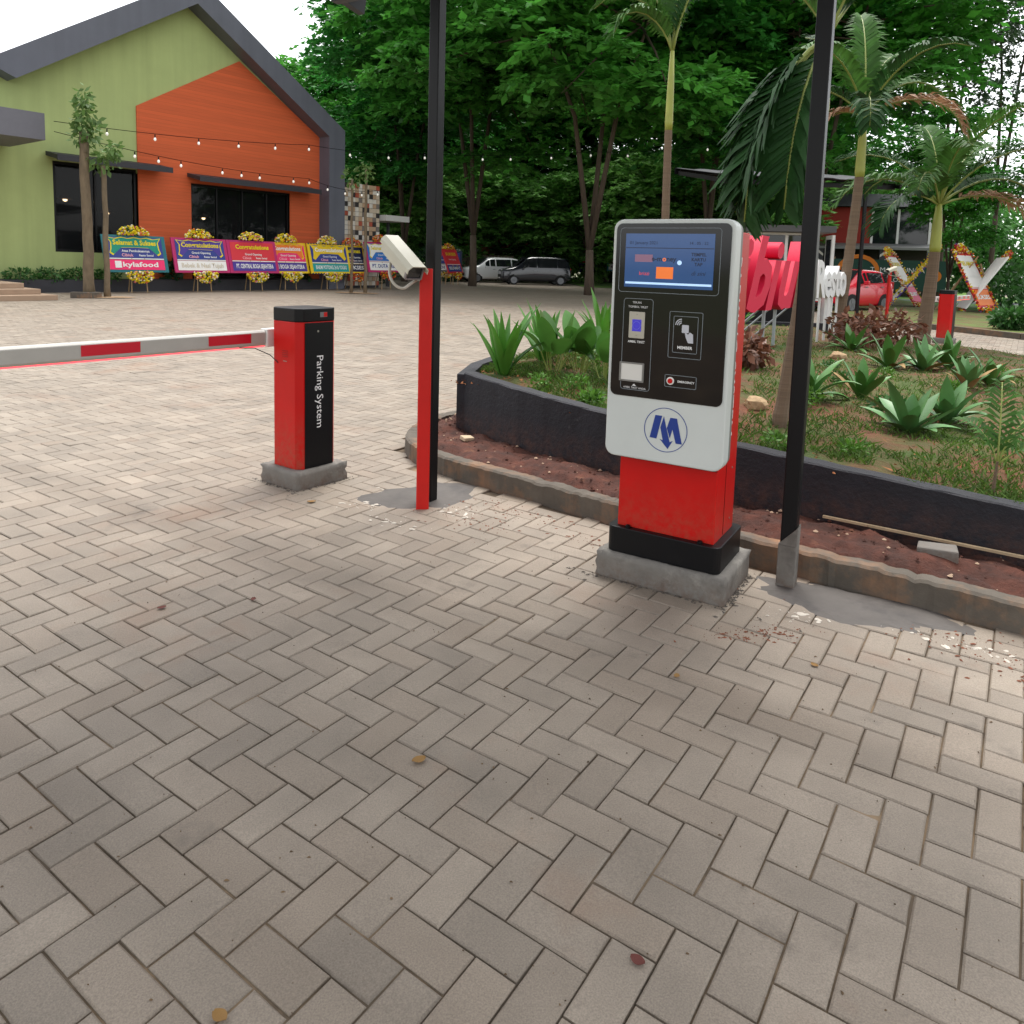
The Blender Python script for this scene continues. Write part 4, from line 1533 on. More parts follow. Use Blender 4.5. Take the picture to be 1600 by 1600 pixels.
flower_board('navy and yellow flower board half hidden behind thin tree stems', at_facade(7.30, -1.2), FA, yellowb, navyb, navyb, 'Selamat', mids, 'SUKSES', 6, w=1.3, weights=(1, 1, 1, 6, 2, 4, 0))
flower_board('blue and white flower board with pink border by the patchwork wall', at_facade(8.80, -1.6), FA, magenta, skyb, whiteb, 'Selamat & Sukses', mids, 'PT. DUTA PRIMA', 7, zb=.8, ornament=whiteb, foot_col=blue, weights=(1, 0, 1, 5, 2, 4, 0), h=1.45)
# boards across the car park
flower_board('blue flower board with orange heading behind the camera post', (-4.25, 46.5, 0), R(5), navyb, blue, whiteb, 'CONGRATS', mids[:1], 'BUDI JAYA', 8, w=2.0, h=1.3, zb=.75, head_col=redb, foot_col=blue)
flower_board('flower board turned edge-on beside the forked tree trunk', (-3.45, 44.6, 0), R(62), redb, redb, blue, 'SUKSES', mids[:1], 'SELAMAT', 9, lean=22, w=1.6, h=1.5, zb=.7, weights=(4, 1, 1, 4, 2, 2, 0))
flower_board('small red and blue flower board left of the pale tree trunk', (6.0, 62.0, 0), R(-35), blue, redb, blue, 'SUKSES', mids[:1], 'SELAMAT', 10, w=1.6, h=2.0, zb=.8, lean=8, weights=(1, 1, 1, 6, 2, 3, 0))
flower_board('wide red and white flower board right of the pale tree trunk', (8.45, 58.0, 0), R(-12), teal, redb, whiteb, 'CONGRATULATIONS', mids[:1], 'K. KARDIONO', 11, w=2.6, h=1.6, zb=1.0, foot_col=navyb, weights=(4, 1, 1, 5, 2, 1, 0))

# ------------------------------------------------------------------ hedge along the restaurant, transplanted young trees


def leaf_cloud(n, centre, radius, size, seed, squash=1.0, shell=.35, droop=.3):
    """loose leaves: (n,4,3) quads spread through an ellipsoid"""
    r = np.random.default_rng(seed)
    d = r.normal(size=(n, 3))
    d /= np.linalg.norm(d, axis=1)[:, None]
    k = shell + (1 - shell) * r.random(n) ** .6
    p = d * k[:, None] * np.array(radius) + np.array(centre)
    ax_ = d * .7 + r.normal(0, .6, (n, 3))
    ax_[:, 2] -= droop
    ax_ /= np.linalg.norm(ax_, axis=1)[:, None]
    sd_ = np.cross(ax_, r.normal(size=(n, 3)))
    sd_ /= np.linalg.norm(sd_, axis=1)[:, None] + 1e-9
    s = size * r.uniform(.6, 1.35, n)[:, None]
    A = p
    B = p + ax_ * s * .5 + sd_ * s * .24
    C = p + ax_ * s
    D = p + ax_ * s * .5 - sd_ * s * .24
    return np.stack([A, B, C, D], 1)


def quads(name, Qd, material, parent=None):
    n = len(Qd)
    return np_mesh(name, Qd.reshape(-1, 3), np.arange(4 * n).reshape(-1, 4), material, parent)


m_leaf_bright = mat('leaf_bright', srgb(84, 128, 44), rough=.55, island=.35, trans=.3)
m_leaf_mid = mat('leaf_mid', srgb(58, 104, 44), rough=.5, island=.4, trans=.25)
m_leaf_dark = mat('leaf_dark', srgb(34, 72, 38), rough=.5, island=.45, trans=.2)
for i, s in enumerate((-6.1, -5.2, -4.35, -3.4)):
    p = at_facade(s, -.35)
    t = thing('shrub', ['low shrub by the porch steps', 'low shrub under the left window, left one', 'low shrub under the left window, right one', 'low shrub behind the thin bare trunk'][i], 'shrub', (p.x, p.y, .40), 0, 'low shrubs at the restaurant foot')
    quads('foliage', leaf_cloud(420, (0, 0, .15), (.5, .4, .26), .12, 40 + i), m_leaf_mid, t)
    MB().tube([(0, 0, 0), (.03, 0, .3)], [.02, .01], 5).build('stem', m_bark, t)
for i, (s, w) in enumerate(((-1.0, .5), (.55, .35), (3.0, .5), (5.0, .5))):
    p = at_facade(s, -.35)
    t = thing('shrub', 'small spiky plant between the flower boards, number %s from the left' % ['one', 'two', 'three', 'four'][i], 'shrub', (p.x, p.y, .40), 0, 'small plants in the restaurant trough')
    quads('foliage', leaf_cloud(160, (0, 0, .28), (.3, .3, .4), .28, 60 + i, droop=-.4), m_leaf_dark, t)


def stump_tree(label, loc, h, r0, r1, leafspec, seed, lean=(0, 0), stake=False):
    t = thing('young_tree', label, 'tree', loc, 0, 'transplanted young trees')
    rr = random.Random(seed)
    path = [(lean[0] * k + rr.gauss(0, .015), lean[1] * k + rr.gauss(0, .015), h * k) for k in np.linspace(0, 1, 12)]
    MB().tube(path, [r0 * 1.25] + list(np.linspace(r0, r1, 11)), 10).build('trunk', m_bark, t, smooth=True)
    Qs = []
    for k, (x, y, z, rx, rz_, n) in enumerate(leafspec):
        Qs.append(leaf_cloud(n, (lean[0] + x, lean[1] + y, z), (rx, rx, rz_), .22, seed * 7 + k, droop=.5, shell=.1))
    quads('crown', np.concatenate(Qs), mat('young_leaf', srgb(96, 128, 66), rough=.6, island=.3, trans=.3), t)
    return t


stump_tree('thick bare trunk with a sprouting top before the green wall', (-13.0, 22.9, 0), 4.95, .15, .125,
           [(0, 0, 5.4, .3, .75, 150), (.25, 0, 5.0, .3, .4, 70), (-.15, 0, 4.8, .22, .35, 50), (.02, 0, 6.0, .22, .35, 50)], 3)
stump_tree('thinner bare trunk with drooping leaves beside the thick one', (-12.55, 23.1, 0), 4.0, .085, .07,
           [(0, 0, 4.25, .45, .5, 130), (.3, 0, 4.5, .25, .3, 50)], 4)
stump_tree('thin staked stem before the patchwork wall, left of the pair', (-6.62, 30.6, 0), 4.6, .06, .045, [(0, 0, 4.6, .35, .4, 50)], 5)
stump_tree('thin staked stem before the patchwork wall, right of the pair', (-6.08, 30.7, 0), 5.0, .07, .05, [(0, 0, 5.0, .35, .5, 60)], 6)
patch('soil_ring', (-6.35, 30.6), .85, .5, 0, mat('pale_soil', srgb(158, 132, 104), rough=.95, var=.25), 71, z=.03, rag=.2)
patch('soil_ring', (-12.5, 23.0), .75, .4, .4, mat('pale_soil', srgb(158, 132, 104)), 72, z=.03, rag=.25)
for i, (x, y, l, a) in enumerate(((-13.0, 22.55, .62, .1), (-12.72, 22.7, .35, 1.2))):
    o = MB().box((0, 0, .09), (l, .22, .19)).build('stone_edging', m_kerb, None, bevel=.02)
    o.location = (x, y, 0)
    o.rotation_euler = (0, 0, a)
    tag(o, ['long pale edging stone at the foot of the thick bare trunk', 'short pale edging stone between the two bare trunks'][i], 'stone')

# ------------------------------------------------------------------ string lights


def string_light(label, pts, bulbs, seed, sag=.12):
    t = thing('string_light', label, 'string lights', pts[0], 0, 'festoon string lights')
    o0 = Vector(pts[0])
    path = []
    for a, b in zip(pts[:-1], pts[1:]):
        a, b = Vector(a), Vector(b)
        for k in range(12):
            f = k / 12
            path.append(a.lerp(b, f) - Vector((0, 0, sag * 4 * f * (1 - f))) - o0)
    path.append(Vector(pts[-1]) - o0)
    MB().tube(path, .010, 4).build('cable', mat('cable_black', srgb(14, 14, 14), rough=.95, spec=.05), t)
    s = np.r_[0, np.cumsum([(path[i + 1] - path[i]).length for i in range(len(path) - 1)])]
    for f in bulbs:
        d = f * s[-1]
        i = min(int(np.searchsorted(s, d)), len(path) - 1)
        p = path[i]
        MB().lathe([(.02, -.02), (.022, -.10), (.018, -.12)], p, 6).build('socket', m_black, t)
        MB().lathe([(.02, -.12), (.042, -.155), (.045, -.185), (.03, -.22), (.008, -.23)], p, 8).build('bulb', mat('bulb_glass', srgb(244, 242, 232), rough=.2, emit=(1, .97, .9), estr=.12), t, smooth=True)


string_light('upper string of white bulbs crossing the orange wall towards the trees', [(-13.9, 22.9, 5.25), (-8.2, 30.0, 5.80), (-4.0, 33.0, 6.0), (3.4, 35.4, 6.65), (8.2, 33.0, 6.7)], [.05, .105, .16, .215, .27, .325, .385, .45, .51, .60, .66, .73, .79, .86, .93, .985], 1)
string_light('lower string of white bulbs ending at the patchwork wall', [(-13.9, 22.9, 4.95), (-8.6, 31.5, 4.65), (-6.4, 35.0, 4.55)], [.12, .20, .28, .36, .44, .52, .60, .68, .76, .84, .92, .98], 2, sag=.2)

# ------------------------------------------------------------------ large trees behind the car park
def make_tree_meshes(seed, h, cr, cbase, nclump, nspray, nleaf, leaf, forks=3, trunk_r=.22, airy=0.0):
    """returns (trunk mesh, crown mesh): trunk with forks and limbs, crown of layered leaf sprays in clumps"""
    r = np.random.default_rng(seed)
    mb_ = MB()
    top = []
    fork_h = cbase * r.uniform(.35, .6)
    mb_.tube([(0, 0, -.1), (.03, .02, fork_h * .5), (.0, .05, fork_h)], [trunk_r * 1.35, trunk_r, trunk_r * .9], 9)
    limbs = []
    for k in range(forks):
        a = 2 * math.pi * k / forks + r.uniform(-.4, .4)
        L_ = cr * r.uniform(.35, .6)
        p0 = np.array([0, .05, fork_h])
        p1 = p0 + np.array([math.cos(a) * L_ * .35, math.sin(a) * L_ * .35, (h - fork_h) * .35])
        p2 = p0 + np.array([math.cos(a) * L_, math.sin(a) * L_, (h - fork_h) * .78])
        mb_.tube([p0, p1, (p1 + p2) / 2 + r.normal(0, .2, 3), p2], [trunk_r * .72, trunk_r * .5, trunk_r * .3, .04], 7)
        limbs.append((p0, p1, p2))
    # clump centres over an uneven ellipsoid
    C = []
    for k in range(nclump):
        d = r.normal(size=3)
        d /= np.linalg.norm(d)
        q = r.random() ** .45
        zc = (cbase + h) / 2
        lump = 1 + .22 * math.sin(3 * math.atan2(d[1], d[0]) + seed) + .12 * math.sin(5 * d[2] + seed)
        c = np.array([d[0] * cr * q * lump, d[1] * cr * q * lump, zc + d[2] * (h - cbase) / 2 * q])
        C.append((c, r.uniform(.20, .34) * cr))
    for c, _ in C[::4]:
        l = limbs[int(r.integers(len(limbs)))]
        st = l[1] * .5 + l[2] * .5
        mb_.tube([st, (st + c) / 2 + np.array([0, 0, .3]), c], [.07, .045, .015], 5)
    Vs = []
    for c, rc in C:
        n = nspray
        d = r.normal(size=(n, 3))
        d[:, 2] = np.abs(d[:, 2]) * 1.1 - .12
        d /= np.linalg.norm(d, axis=1)[:, None]
        org = c + d * (rc * r.uniform(.62, 1.0, n)[:, None]) * np.array([1.25, 1.25, .6])
        # spray axis: outward, flattened, drooping at its end
        ax_ = d * np.array([1, 1, .3]) + r.normal(0, .35, (n, 3)) * np.array([1, 1, .4])
        ax_ /= np.linalg.norm(ax_, axis=1)[:, None]
        side = np.cross(ax_, np.array([0, 0, 1.0]))
        side /= np.linalg.norm(side, axis=1)[:, None] + 1e-9
        slen = rc * r.uniform(.45, .8, n)
        m = nleaf
        tpos = np.linspace(.12, 1, m)[None, :] + r.normal(0, .05, (n, m))
        sg = np.where(np.arange(m) % 2 == 0, 1.0, -1.0)[None, :] * np.ones((n, 1))
        base = org[:, None, :] + ax_[:, None, :] * (slen[:, None] * tpos)[..., None]
        base[..., 2] -= (slen[:, None] * tpos ** 2) * .35
        ld = ax_[:, None, :] * .55 + side[:, None, :] * (sg * .8)[..., None] + r.normal(0, .28, (n, m, 3))
        ld[..., 2] -= .25
        ld /= np.linalg.norm(ld, axis=2)[..., None]
        lw = np.cross(ld, np.array([0, 0, 1.0]) + r.normal(0, .35, (n, m, 3)))
        lw /= np.linalg.norm(lw, axis=2)[..., None] + 1e-9
        s = leaf * (.45 + 1.3 * r.random((n, m)) ** 1.6)[..., None]
        A = base
        B = base + ld * s * .45 + lw * s * .3
        Cc = base + ld * s
        D = base + ld * s * .45 - lw * s * .3
        Vs.append(np.stack([A, B, Cc, D], 2).reshape(-1, 4, 3))
    Qd = np.concatenate(Vs)
    return mb_, Qd


m_tree_leaf = mat('tree_leaf', srgb(78, 148, 54), rough=.55, island=.4, trans=.42, var=.28, vscale=.25)
m_tree_leaf2 = mat('tree_leaf_deep', srgb(60, 132, 54), rough=.55, island=.4, trans=.4, var=.28, vscale=.25)
m_pine_leaf = mat('pine_needles', srgb(66, 92, 62), rough=.6, island=.35, trans=.2, var=.2, vscale=.3)
PROTO = []
for k, (sd_, h, cr, cb, nc, leafm) in enumerate(((1, 21, 6.6, 6.0, 66, m_tree_leaf), (2, 23, 6.2, 5.6, 66, m_tree_leaf2), (3, 19, 7.2, 5.6, 66, m_tree_leaf), (5, 26, 7.4, 6.0, 72, m_tree_leaf2))):
    tb, Qd = make_tree_meshes(sd_, h, cr, cb, nc, 46, 15, .36, trunk_r=.20)
    to = tb.build('trunk', m_bark_dark, None, smooth=True)
    co_ = quads('crown', Qd, leafm)
    PROTO.append((to.data, co_.data, h))
    bpy.data.objects.remove(to)
    bpy.data.objects.remove(co_)
tb, Qd = make_tree_meshes(9, 24, 4.0, 7.5, 34, 20, 14, .26, forks=2, trunk_r=.20)
to = tb.build('trunk', m_bark_dark, None, smooth=True)
co_ = quads('crown', Qd, m_pine_leaf)
PROTO.append((to.data, co_.data, 24))
bpy.data.objects.remove(to)
bpy.data.objects.remove(co_)


m_low_leaf = mat('low_tree_leaf', srgb(122, 176, 88), rough=.6, island=.4, trans=.42, var=.28, vscale=.3)
tb, Qd = make_tree_meshes(12, 9, 4.2, 1.2, 80, 30, 14, .30, trunk_r=.13)
to = tb.build('trunk', m_bark_dark, None, smooth=True)
co_ = quads('crown', Qd, m_low_leaf)
PROTO.append((to.data, co_.data, 9))
bpy.data.objects.remove(to)
bpy.data.objects.remove(co_)


def place_tree(k, x, y, h, rz, label, group='tall trees behind the car park', name='shade_tree', wide=1.0):
    t = thing(name, label, 'tree', (x, y, 0), rz, group)
    s = h / PROTO[k][2]
    t.scale = (s * wide, s * wide, s)
    a = bpy.data.objects.new('trunk', PROTO[k][0])
    link(a, t)
    b = bpy.data.objects.new('crown', PROTO[k][1])
    link(b, t)
    return t


for a in ((0, -2.41, 43.7, 21.5, .3, 'tall tree whose forked trunk stands left of the white car'),
          (2, 3.60, 35.7, 19.5, 1.4, 'tall tree with pale forked trunk just left of the ticket machine'),
          (1, -7.1, 48.6, 20.5, 2.2, 'tall dark tree behind the patchwork wall and black post'),
          (3, 10.5, 41.0, 24.0, .9, 'tall tree directly behind the ticket machine top'),
          (0, 15.2, 39.0, 21.0, 3.0, 'tall tree behind the hanging palm frond'),
          (2, -15.0, 60.0, 18.5, 4.0, 'leafy tree rising right of the restaurant gable'),
          (1, -21.5, 66.0, 18.0, 5.1, 'farthest left treetop beside the restaurant roof'),
          (3, 2.0, 67.0, 27.0, 2.6, 'big tree behind the two parked cars'),
          (1, -6.0, 64.0, 25.0, .2, 'big tree far behind the black canopy post'),
          (0, 13.0, 60.0, 26.0, 1.1, 'big far tree above the screen of the ticket machine'),
          (3, 20.5, 54.0, 22.0, 4.4, 'broad tree behind the red house')):
    place_tree(a[0], a[1], a[2], a[3], a[4], a[5])
place_tree(2, 24.0, 64.0, 19.0, .6, 'far tree left of the pines')
place_tree(1, -1.5, 72.0, 27.0, 3.3, 'far tree between the two parked cars and the sky')
place_tree(2, 8.0, 67.0, 25.0, 4.1, 'far tree behind the wide red flower board')
place_tree(1, 18.5, 64.0, 26.0, 1.9, 'far tree behind the exit canopy')
place_tree(0, -11.0, 68.0, 23.0, 2.8, 'far tree right above the patchwork wall')
for a in ((-9.0, 54.0, 8.5, .5, 'low leafy tree filling the gap behind the side awning'), (-3.9, 59.0, 9.0, 1.5, 'low leafy tree between the far brick house and the white car'),
          (5.8, 56.5, 8.5, 2.5, 'low leafy tree behind the pale forked trunk'), (10.6, 53.0, 9.5, 3.5, 'low leafy tree hidden behind the ticket machine head'),
          (15.0, 50.0, 8.5, 4.5, 'low leafy tree left of the red house'), (1.6, 60.5, 8.0, 5.5, 'low leafy tree above the black car'),
          (-6.4, 63.0, 10.0, 2.0, 'low leafy tree far behind the black canopy post'), (8.2, 63.0, 11.0, 3.0, 'taller leafy tree behind the wide red flower board'),
          (-14.0, 58.0, 9.0, 4.0, 'low leafy tree behind the patchwork wall'), (19.5, 56.0, 10.0, 1.0, 'leafy tree peeping over the exit canopy')):
    place_tree(5, a[0], a[1], a[2], a[3], a[4], 'low trees behind the car park', 'low_tree', 1.15)
place_tree(4, 20.9, 37.0, 22.0, .4, 'slender pine right of the red house', 'slender pines on the right', 'pine_tree', .7)
place_tree(4, 26.6, 42.0, 27.0, 2.0, 'tall slender pine with sky showing through, second from right', 'slender pines on the right', 'pine_tree', .6)
place_tree(4, 28.2, 40.5, 25.0, 3.6, 'tall slender pine at the right edge', 'slender pines on the right', 'pine_tree', .6)
place_tree(0, 18.2, 31.5, 8.6, 5.0, 'low spreading tree over the propped flower boards', 'low trees on the right', 'shade_tree', .9)
place_tree(2, 22.0, 28.0, 8.0, 2.4, 'low dark tree at the right edge above the lawn', 'low trees on the right', 'shade_tree', .9)

# undergrowth: one mass of far scrub behind the car park
Qs = []
ur = np.random.default_rng(88)
for k in range(150):
    x = ur.uniform(-34, 44)
    y = ur.uniform(70, 84) + max(0, abs(x - 4) - 16) * -.35
    rr_ = ur.uniform(2.0, 3.6)
    Qs.append(leaf_cloud(620, (x, y, ur.uniform(.5, 2.6) * rr_), (rr_ * 1.2, rr_, rr_ * ur.uniform(1.0, 1.5)), .62, 900 + k, shell=.5))
o = quads('scrub', np.concatenate(Qs), mat('scrub_leaf', srgb(84, 138, 66), rough=.6, island=.4, trans=.35, var=.3, vscale=.2))
tag(o, 'dense dark green scrub closing off the far side of the car park', 'scrub', kind='stuff')
# nearer bushes one can tell apart
for i, (x, y, rx, rz_, m_, lab) in enumerate(((-8.6, 44.0, 1.6, 1.5, m_leaf_dark, 'dark bush beside the white side awning'), (-5.2, 52.0, 1.8, 1.4, m_leaf_dark, 'dark bush behind the camera post'),
                                              (5.6, 60.0, 2.2, 2.2, m_leaf_bright, 'bright green bush behind the black car'), (1.5, 61.0, 2.4, 1.9, m_leaf_mid, 'rounded green bush between the two parked cars'),
                                              (9.5, 62.0, 2.2, 1.8, m_leaf_mid, 'green bush behind the wide red flower board'))):
    t = thing('bush', lab, 'bush', (x, y, 0), 0, 'bushes round the car park')
    quads('foliage', leaf_cloud(1500, (0, 0, rz_ * .85), (rx, rx, rz_), .32, 300 + i, shell=.45), m_, t)
    MB().tube([(0, 0, 0), (.05, 0, rz_ * .6)], [.06, .03], 6).build('stem', m_bark_dark, t)
mb = MB()
mb.quad((4.5, 47.5, .02), (30, 40, .02), (40, 70, .02), (4.0, 64, .02))
tag(mb.build('lawn', mat('lawn_green', srgb(88, 124, 44), rough=.9, var=.25, vscale=1.0, space='WORLD')), kind='structure')
# far houses with tiled roofs between the trunks
m_brickh = mat('far_brick', srgb(150, 84, 60), rough=.85, var=.2, vscale=1)
m_rooft = mat('far_roof_tile', srgb(186, 92, 52), rough=.8, var=.2, vscale=2)


def far_house(label, x, y, w, h, rh, rz, wm):
    t = thing('far_house', label, 'house', (x, y, 0), rz, 'far houses behind the trees')
    MB().box((0, 0, h / 2), (w, 5, h)).build('wall', wm, t)
    MB().prism([(-3.0, h), (3.0, h), (0, h + rh)], -w / 2 - .4, w / 2 + .4, 'X').build('roof', m_rooft, t)
    for s in (-.25, .25):
        f = MB().box((s * w, -2.52, h * .5), (.9, .06, 1.2)).build('window', m_white, t)
        MB().box((s * w, -2.56, h * .5), (.74, .04, 1.04)).build('pane', m_glass_dark, f)


far_house('brick red house glimpsed between the trunks left of the white car', -4.8, 64.5, 5.0, 4.6, 1.6, .1, m_brickh)
far_house('orange tiled house roof glimpsed above the white car', .4, 66.5, 4.2, 2.6, 1.5, -.2, m_white)
# fence posts row behind the cars
fence = thing('board_fence', 'weathered grey board fence behind the white car', 'fence', (-5.2, 57.0, 0), R(4))
for i in range(22):
    MB().box((i * .24, rnd.uniform(-.02, .02), .95), (.2, .03, 1.9 + rnd.uniform(-.08, .08))).build('board', mat('weathered_board', srgb(112, 104, 88), rough=.9, objrand=.25), fence)
for z in (.4, 1.5):
    MB().box((2.5, .05, z), (5.3, .05, .08)).build('rail', mat('weathered_board', srgb(112, 104, 88)), fence)

# ------------------------------------------------------------------ cars


def car(name, label, loc, rz, paint, L=4.4, W=1.72, H=1.66, kind='mpv', group='parked cars'):
    t = thing(name, label, 'car', loc, rz, group)
    hl = L / 2
    # stations along x (front is +x): x, z_low, z_belt, z_top, half width low, belt, top
    if kind == 'mpv':
        S = [(hl, .30, .78, .82, .70, .68, .6), (hl - .06, .22, .92, .97, .82, .79, .68), (hl - .5, .22, 1.00, 1.06, .86, .84, .70), (hl - .92, .22, 1.06, 1.13, .87, .85, .70),
             (hl - 1.38, .22, 1.07, 1.48, .87, .86, .70), (hl - 1.75, .22, 1.08, H - .04, .87, .865, .68), (0, .22, 1.06, H, .86, .86, .65), (-hl + 1.0, .22, 1.07, H, .86, .855, .64),
             (-hl + .35, .24, 1.10, H - .05, .85, .84, .62), (-hl + .10, .30, 1.08, 1.40, .82, .80, .60), (-hl, .42, .92, .96, .74, .72, .6)]
        glass_i = (3, 4, 5, 6, 7, 8)
    else:
        S = [(hl, .32, .60, .62, .58, .56, .5), (hl - .08, .22, .80, .84, .74, .70, .6), (hl - .45, .2, .92, .97, .80, .78, .62), (hl - .8, .2, .98, 1.04, .81, .79, .62),
             (hl - 1.25, .2, 1.0, 1.38, .82, .80, .60), (hl - 1.6, .2, 1.01, H - .03, .82, .80, .58), (0, .2, 1.02, H, .82, .81, .58), (-hl + .8, .2, 1.04, H - .01, .82, .80, .57),
             (-hl + .3, .22, 1.06, H - .08, .80, .78, .56), (-hl + .08, .3, 1.02, 1.25, .76, .74, .55), (-hl, .42, .88, .92, .7, .68, .55)]
        glass_i = (3, 4, 5, 6, 7, 8)
    def loop(s):
        x, zl, zb, zt, wl_, wb, wt = s
        half = [(wl_ * .9, zl), (wl_, zl + .10), (wl_ * 1.005, (zl + zb) / 2), (wb, zb), ((wb + wt) / 2, (zb + zt) / 2), (wt, zt - .03 * (zt - zb > .2)), (wt * .6, zt + .015)]
        return [(x, -w, z) for w, z in half] + [(x, w, z) for w, z in half[::-1]]
    P, F = [], []
    n = 14
    for s in S:
        P += loop(s)
    for i in range(len(S) - 1):
        for j in range(n):
            k = (j + 1) % n
            F.append((i * n + j, i * n + k, (i + 1) * n + k, (i + 1) * n + j))
    F.append(tuple(range(n)))
    F.append(tuple((len(S) - 1) * n + j for j in range(n - 1, -1, -1)))
    b = MB().add(P, F).build('body', paint, t, smooth=True)
    sub = b.modifiers.new('round', 'SUBSURF')
    sub.levels = 1
    sub.render_levels = 1
    m_gl = mat('car_glass', (.015, .017, .02), rough=.03, spec=.6)
    # side windows
    for sgn in (-1, 1):
        for a, c in ((4, 5), (5, 6), (6, 7), (7, 8)):
            A, B = S[a], S[c]
            def sp(s, f, dx=0.0):
                x, zl, zb, zt, wl_, wb, wt = s
                z = zb + (zt - zb) * f
                return (x + dx, sgn * ((wb + (wt - wb) * f) + .006), z)
            q = [sp(A, .10, -.04), sp(B, .10, .04), sp(B, .80, .04), sp(A, .80 if a > 4 else .72, -.04)]
            MB().quad(*(q if sgn > 0 else q[::-1])).build('side_window', m_gl, t, fix=False)
    A, B = S[3], S[5]
    MB().quad((A[0] - .02, -.70, A[3] + .03), (A[0] - .02, .70, A[3] + .03), (B[0] + .06, .58, B[3] - .035), (B[0] + .06, -.58, B[3] - .035)).xf(Matrix.Translation((.035, 0, .035))).build('windscreen', m_gl, t, fix=False)
    A, B = S[8], S[9]
    MB().quad((A[0] - .03, -.52, A[3] - .06), (A[0] - .03, .52, A[3] - .06), (B[0] - .02, .58, B[2] + .06), (B[0] - .02, -.58, B[2] + .06)).xf(Matrix.Translation((-.03, 0, .01))).build('rear_window', m_gl, t, fix=False)
    m_tyre = mat('tyre_rubber', srgb(26, 26, 27), rough=.85)
    m_rim = mat('alloy_rim', srgb(120, 122, 126), rough=.4, metal=.6)
    wr = .31
    for x in (hl - .82, -hl + .78):
        for sgn in (-1, 1):
            Mx = Matrix.Translation((x, sgn * (S[6][4] - .09), wr)) @ Matrix.Rotation(R(90), 4, 'X')
            wh = MB().lathe([(wr * .72, -.1), (wr * .96, -.1), (wr, -.06), (wr, .06), (wr * .96, .1), (wr * .72, .1)], (0, 0, 0), 22).xf(Mx).build('wheel', m_tyre, t, smooth=False)
            mr = MB()
            mr.lathe([(wr * .70, -.104), (wr * .70, -.09), (wr * .62, -.085)], (0, 0, 0), 18)
            for sp_ in range(5):
                an = sp_ * 2 * math.pi / 5
                mr.beam((0, 0, -.104 * 1), (math.cos(an) * wr * .66, math.sin(an) * wr * .66, -.104), .06, .02)
                mr.beam((0, 0, .104 * 1), (math.cos(an) * wr * .66, math.sin(an) * wr * .66, .104), .06, .02)
            mr.lathe([(wr * .70, .104), (wr * .70, .09), (wr * .62, .085)], (0, 0, 0), 18)
            mr.xf(Mx).build('rim', m_rim, wh)
            MB().prism([(x + (wr + .06) * math.cos(a_ * math.pi / 12), wr + (wr + .06) * math.sin(a_ * math.pi / 12)) for a_ in range(-2, 15)], sgn * (S[6][4] - .02), sgn * (S[6][4] + .006), 'Y').build('wheel_arch', m_tyre, t)
    for sgn in (-1, 1):
        MB().box((hl - .17, sgn * .58, .76), (.22, .26, .12)).build('headlight', mat('headlamp', srgb(214, 220, 226), rough=.1, spec=.8), t, bevel=.04)
        MB().box((-hl + .10, sgn * .66, .98), (.12, .16, .30)).build('tail_light', mat('tail_red', srgb(150, 16, 18), rough=.2), t, bevel=.03)
        MB().box((hl - 1.42, sgn * .96, 1.08), (.12, .2, .14)).build('mirror', paint, t, bevel=.03)
        for x in (.15, -.85):
            MB().box((x, sgn * (S[6][4] + .006), .93), (.18, .02, .03)).build('door_handle', m_rim, t)
    MB().box((hl - .02, 0, .56), (.06, .9, .20)).build('grille', m_tyre, t, bevel=.02)
    MB().box((hl - .01, 0, .44), (.03, .42, .10)).build('number_plate', m_white, t)
    MB().box((hl - .03, 0, .30), (.08, 1.3, .10)).build('bumper_intake', m_tyre, t, bevel=.02)
    return t


m_carwhite = mat('car_paint_white', srgb(226, 228, 230), rough=.25, coat=.6)
m_carblack = mat('car_paint_black', srgb(30, 32, 40), rough=.2, coat=.8)
m_carred = mat('car_paint_red', srgb(206, 20, 46), rough=.25, coat=.6)
car('parked_car', 'white people carrier parked behind the black car', (-1.6, 52.6, 0), R(205), m_carwhite, 4.4, 1.75, 1.75)
car('parked_car', 'black people carrier with its side towards the open plaza', (1.35, 50.0, 0), R(192), m_carblack, 4.75, 1.80, 1.88)
car('parked_car', 'red hatchback parked behind the white sign letters', (12.35, 27.7, 0), R(214), m_carred, 3.65, 1.62, 1.55, 'hatch')

# ------------------------------------------------------------------ palms
m_frond = mat('palm_leaf', srgb(66, 106, 44), rough=.6, spec=.25, island=.3, trans=.25, var=.2, vscale=3)
m_frond_dk = mat('palm_leaf_deep', srgb(38, 74, 34), rough=.6, spec=.22, island=.3, trans=.2, var=.2, vscale=3)
m_frond_dry = mat('palm_leaf_dry', srgb(168, 132, 104), rough=.7, island=.3, trans=.15)
m_rachis = mat('palm_rachis', srgb(128, 140, 66), rough=.5)
m_shaft = mat('palm_crownshaft', srgb(150, 156, 70), rough=.45, var=.2, vscale=6, stretch=(1, 1, .3))
m_ptrunk = mat('palm_trunk', srgb(108, 90, 72), rough=.85, var=.25, vscale=3, bump=.006, bscale=9, stretch=(.2, .2, 6))


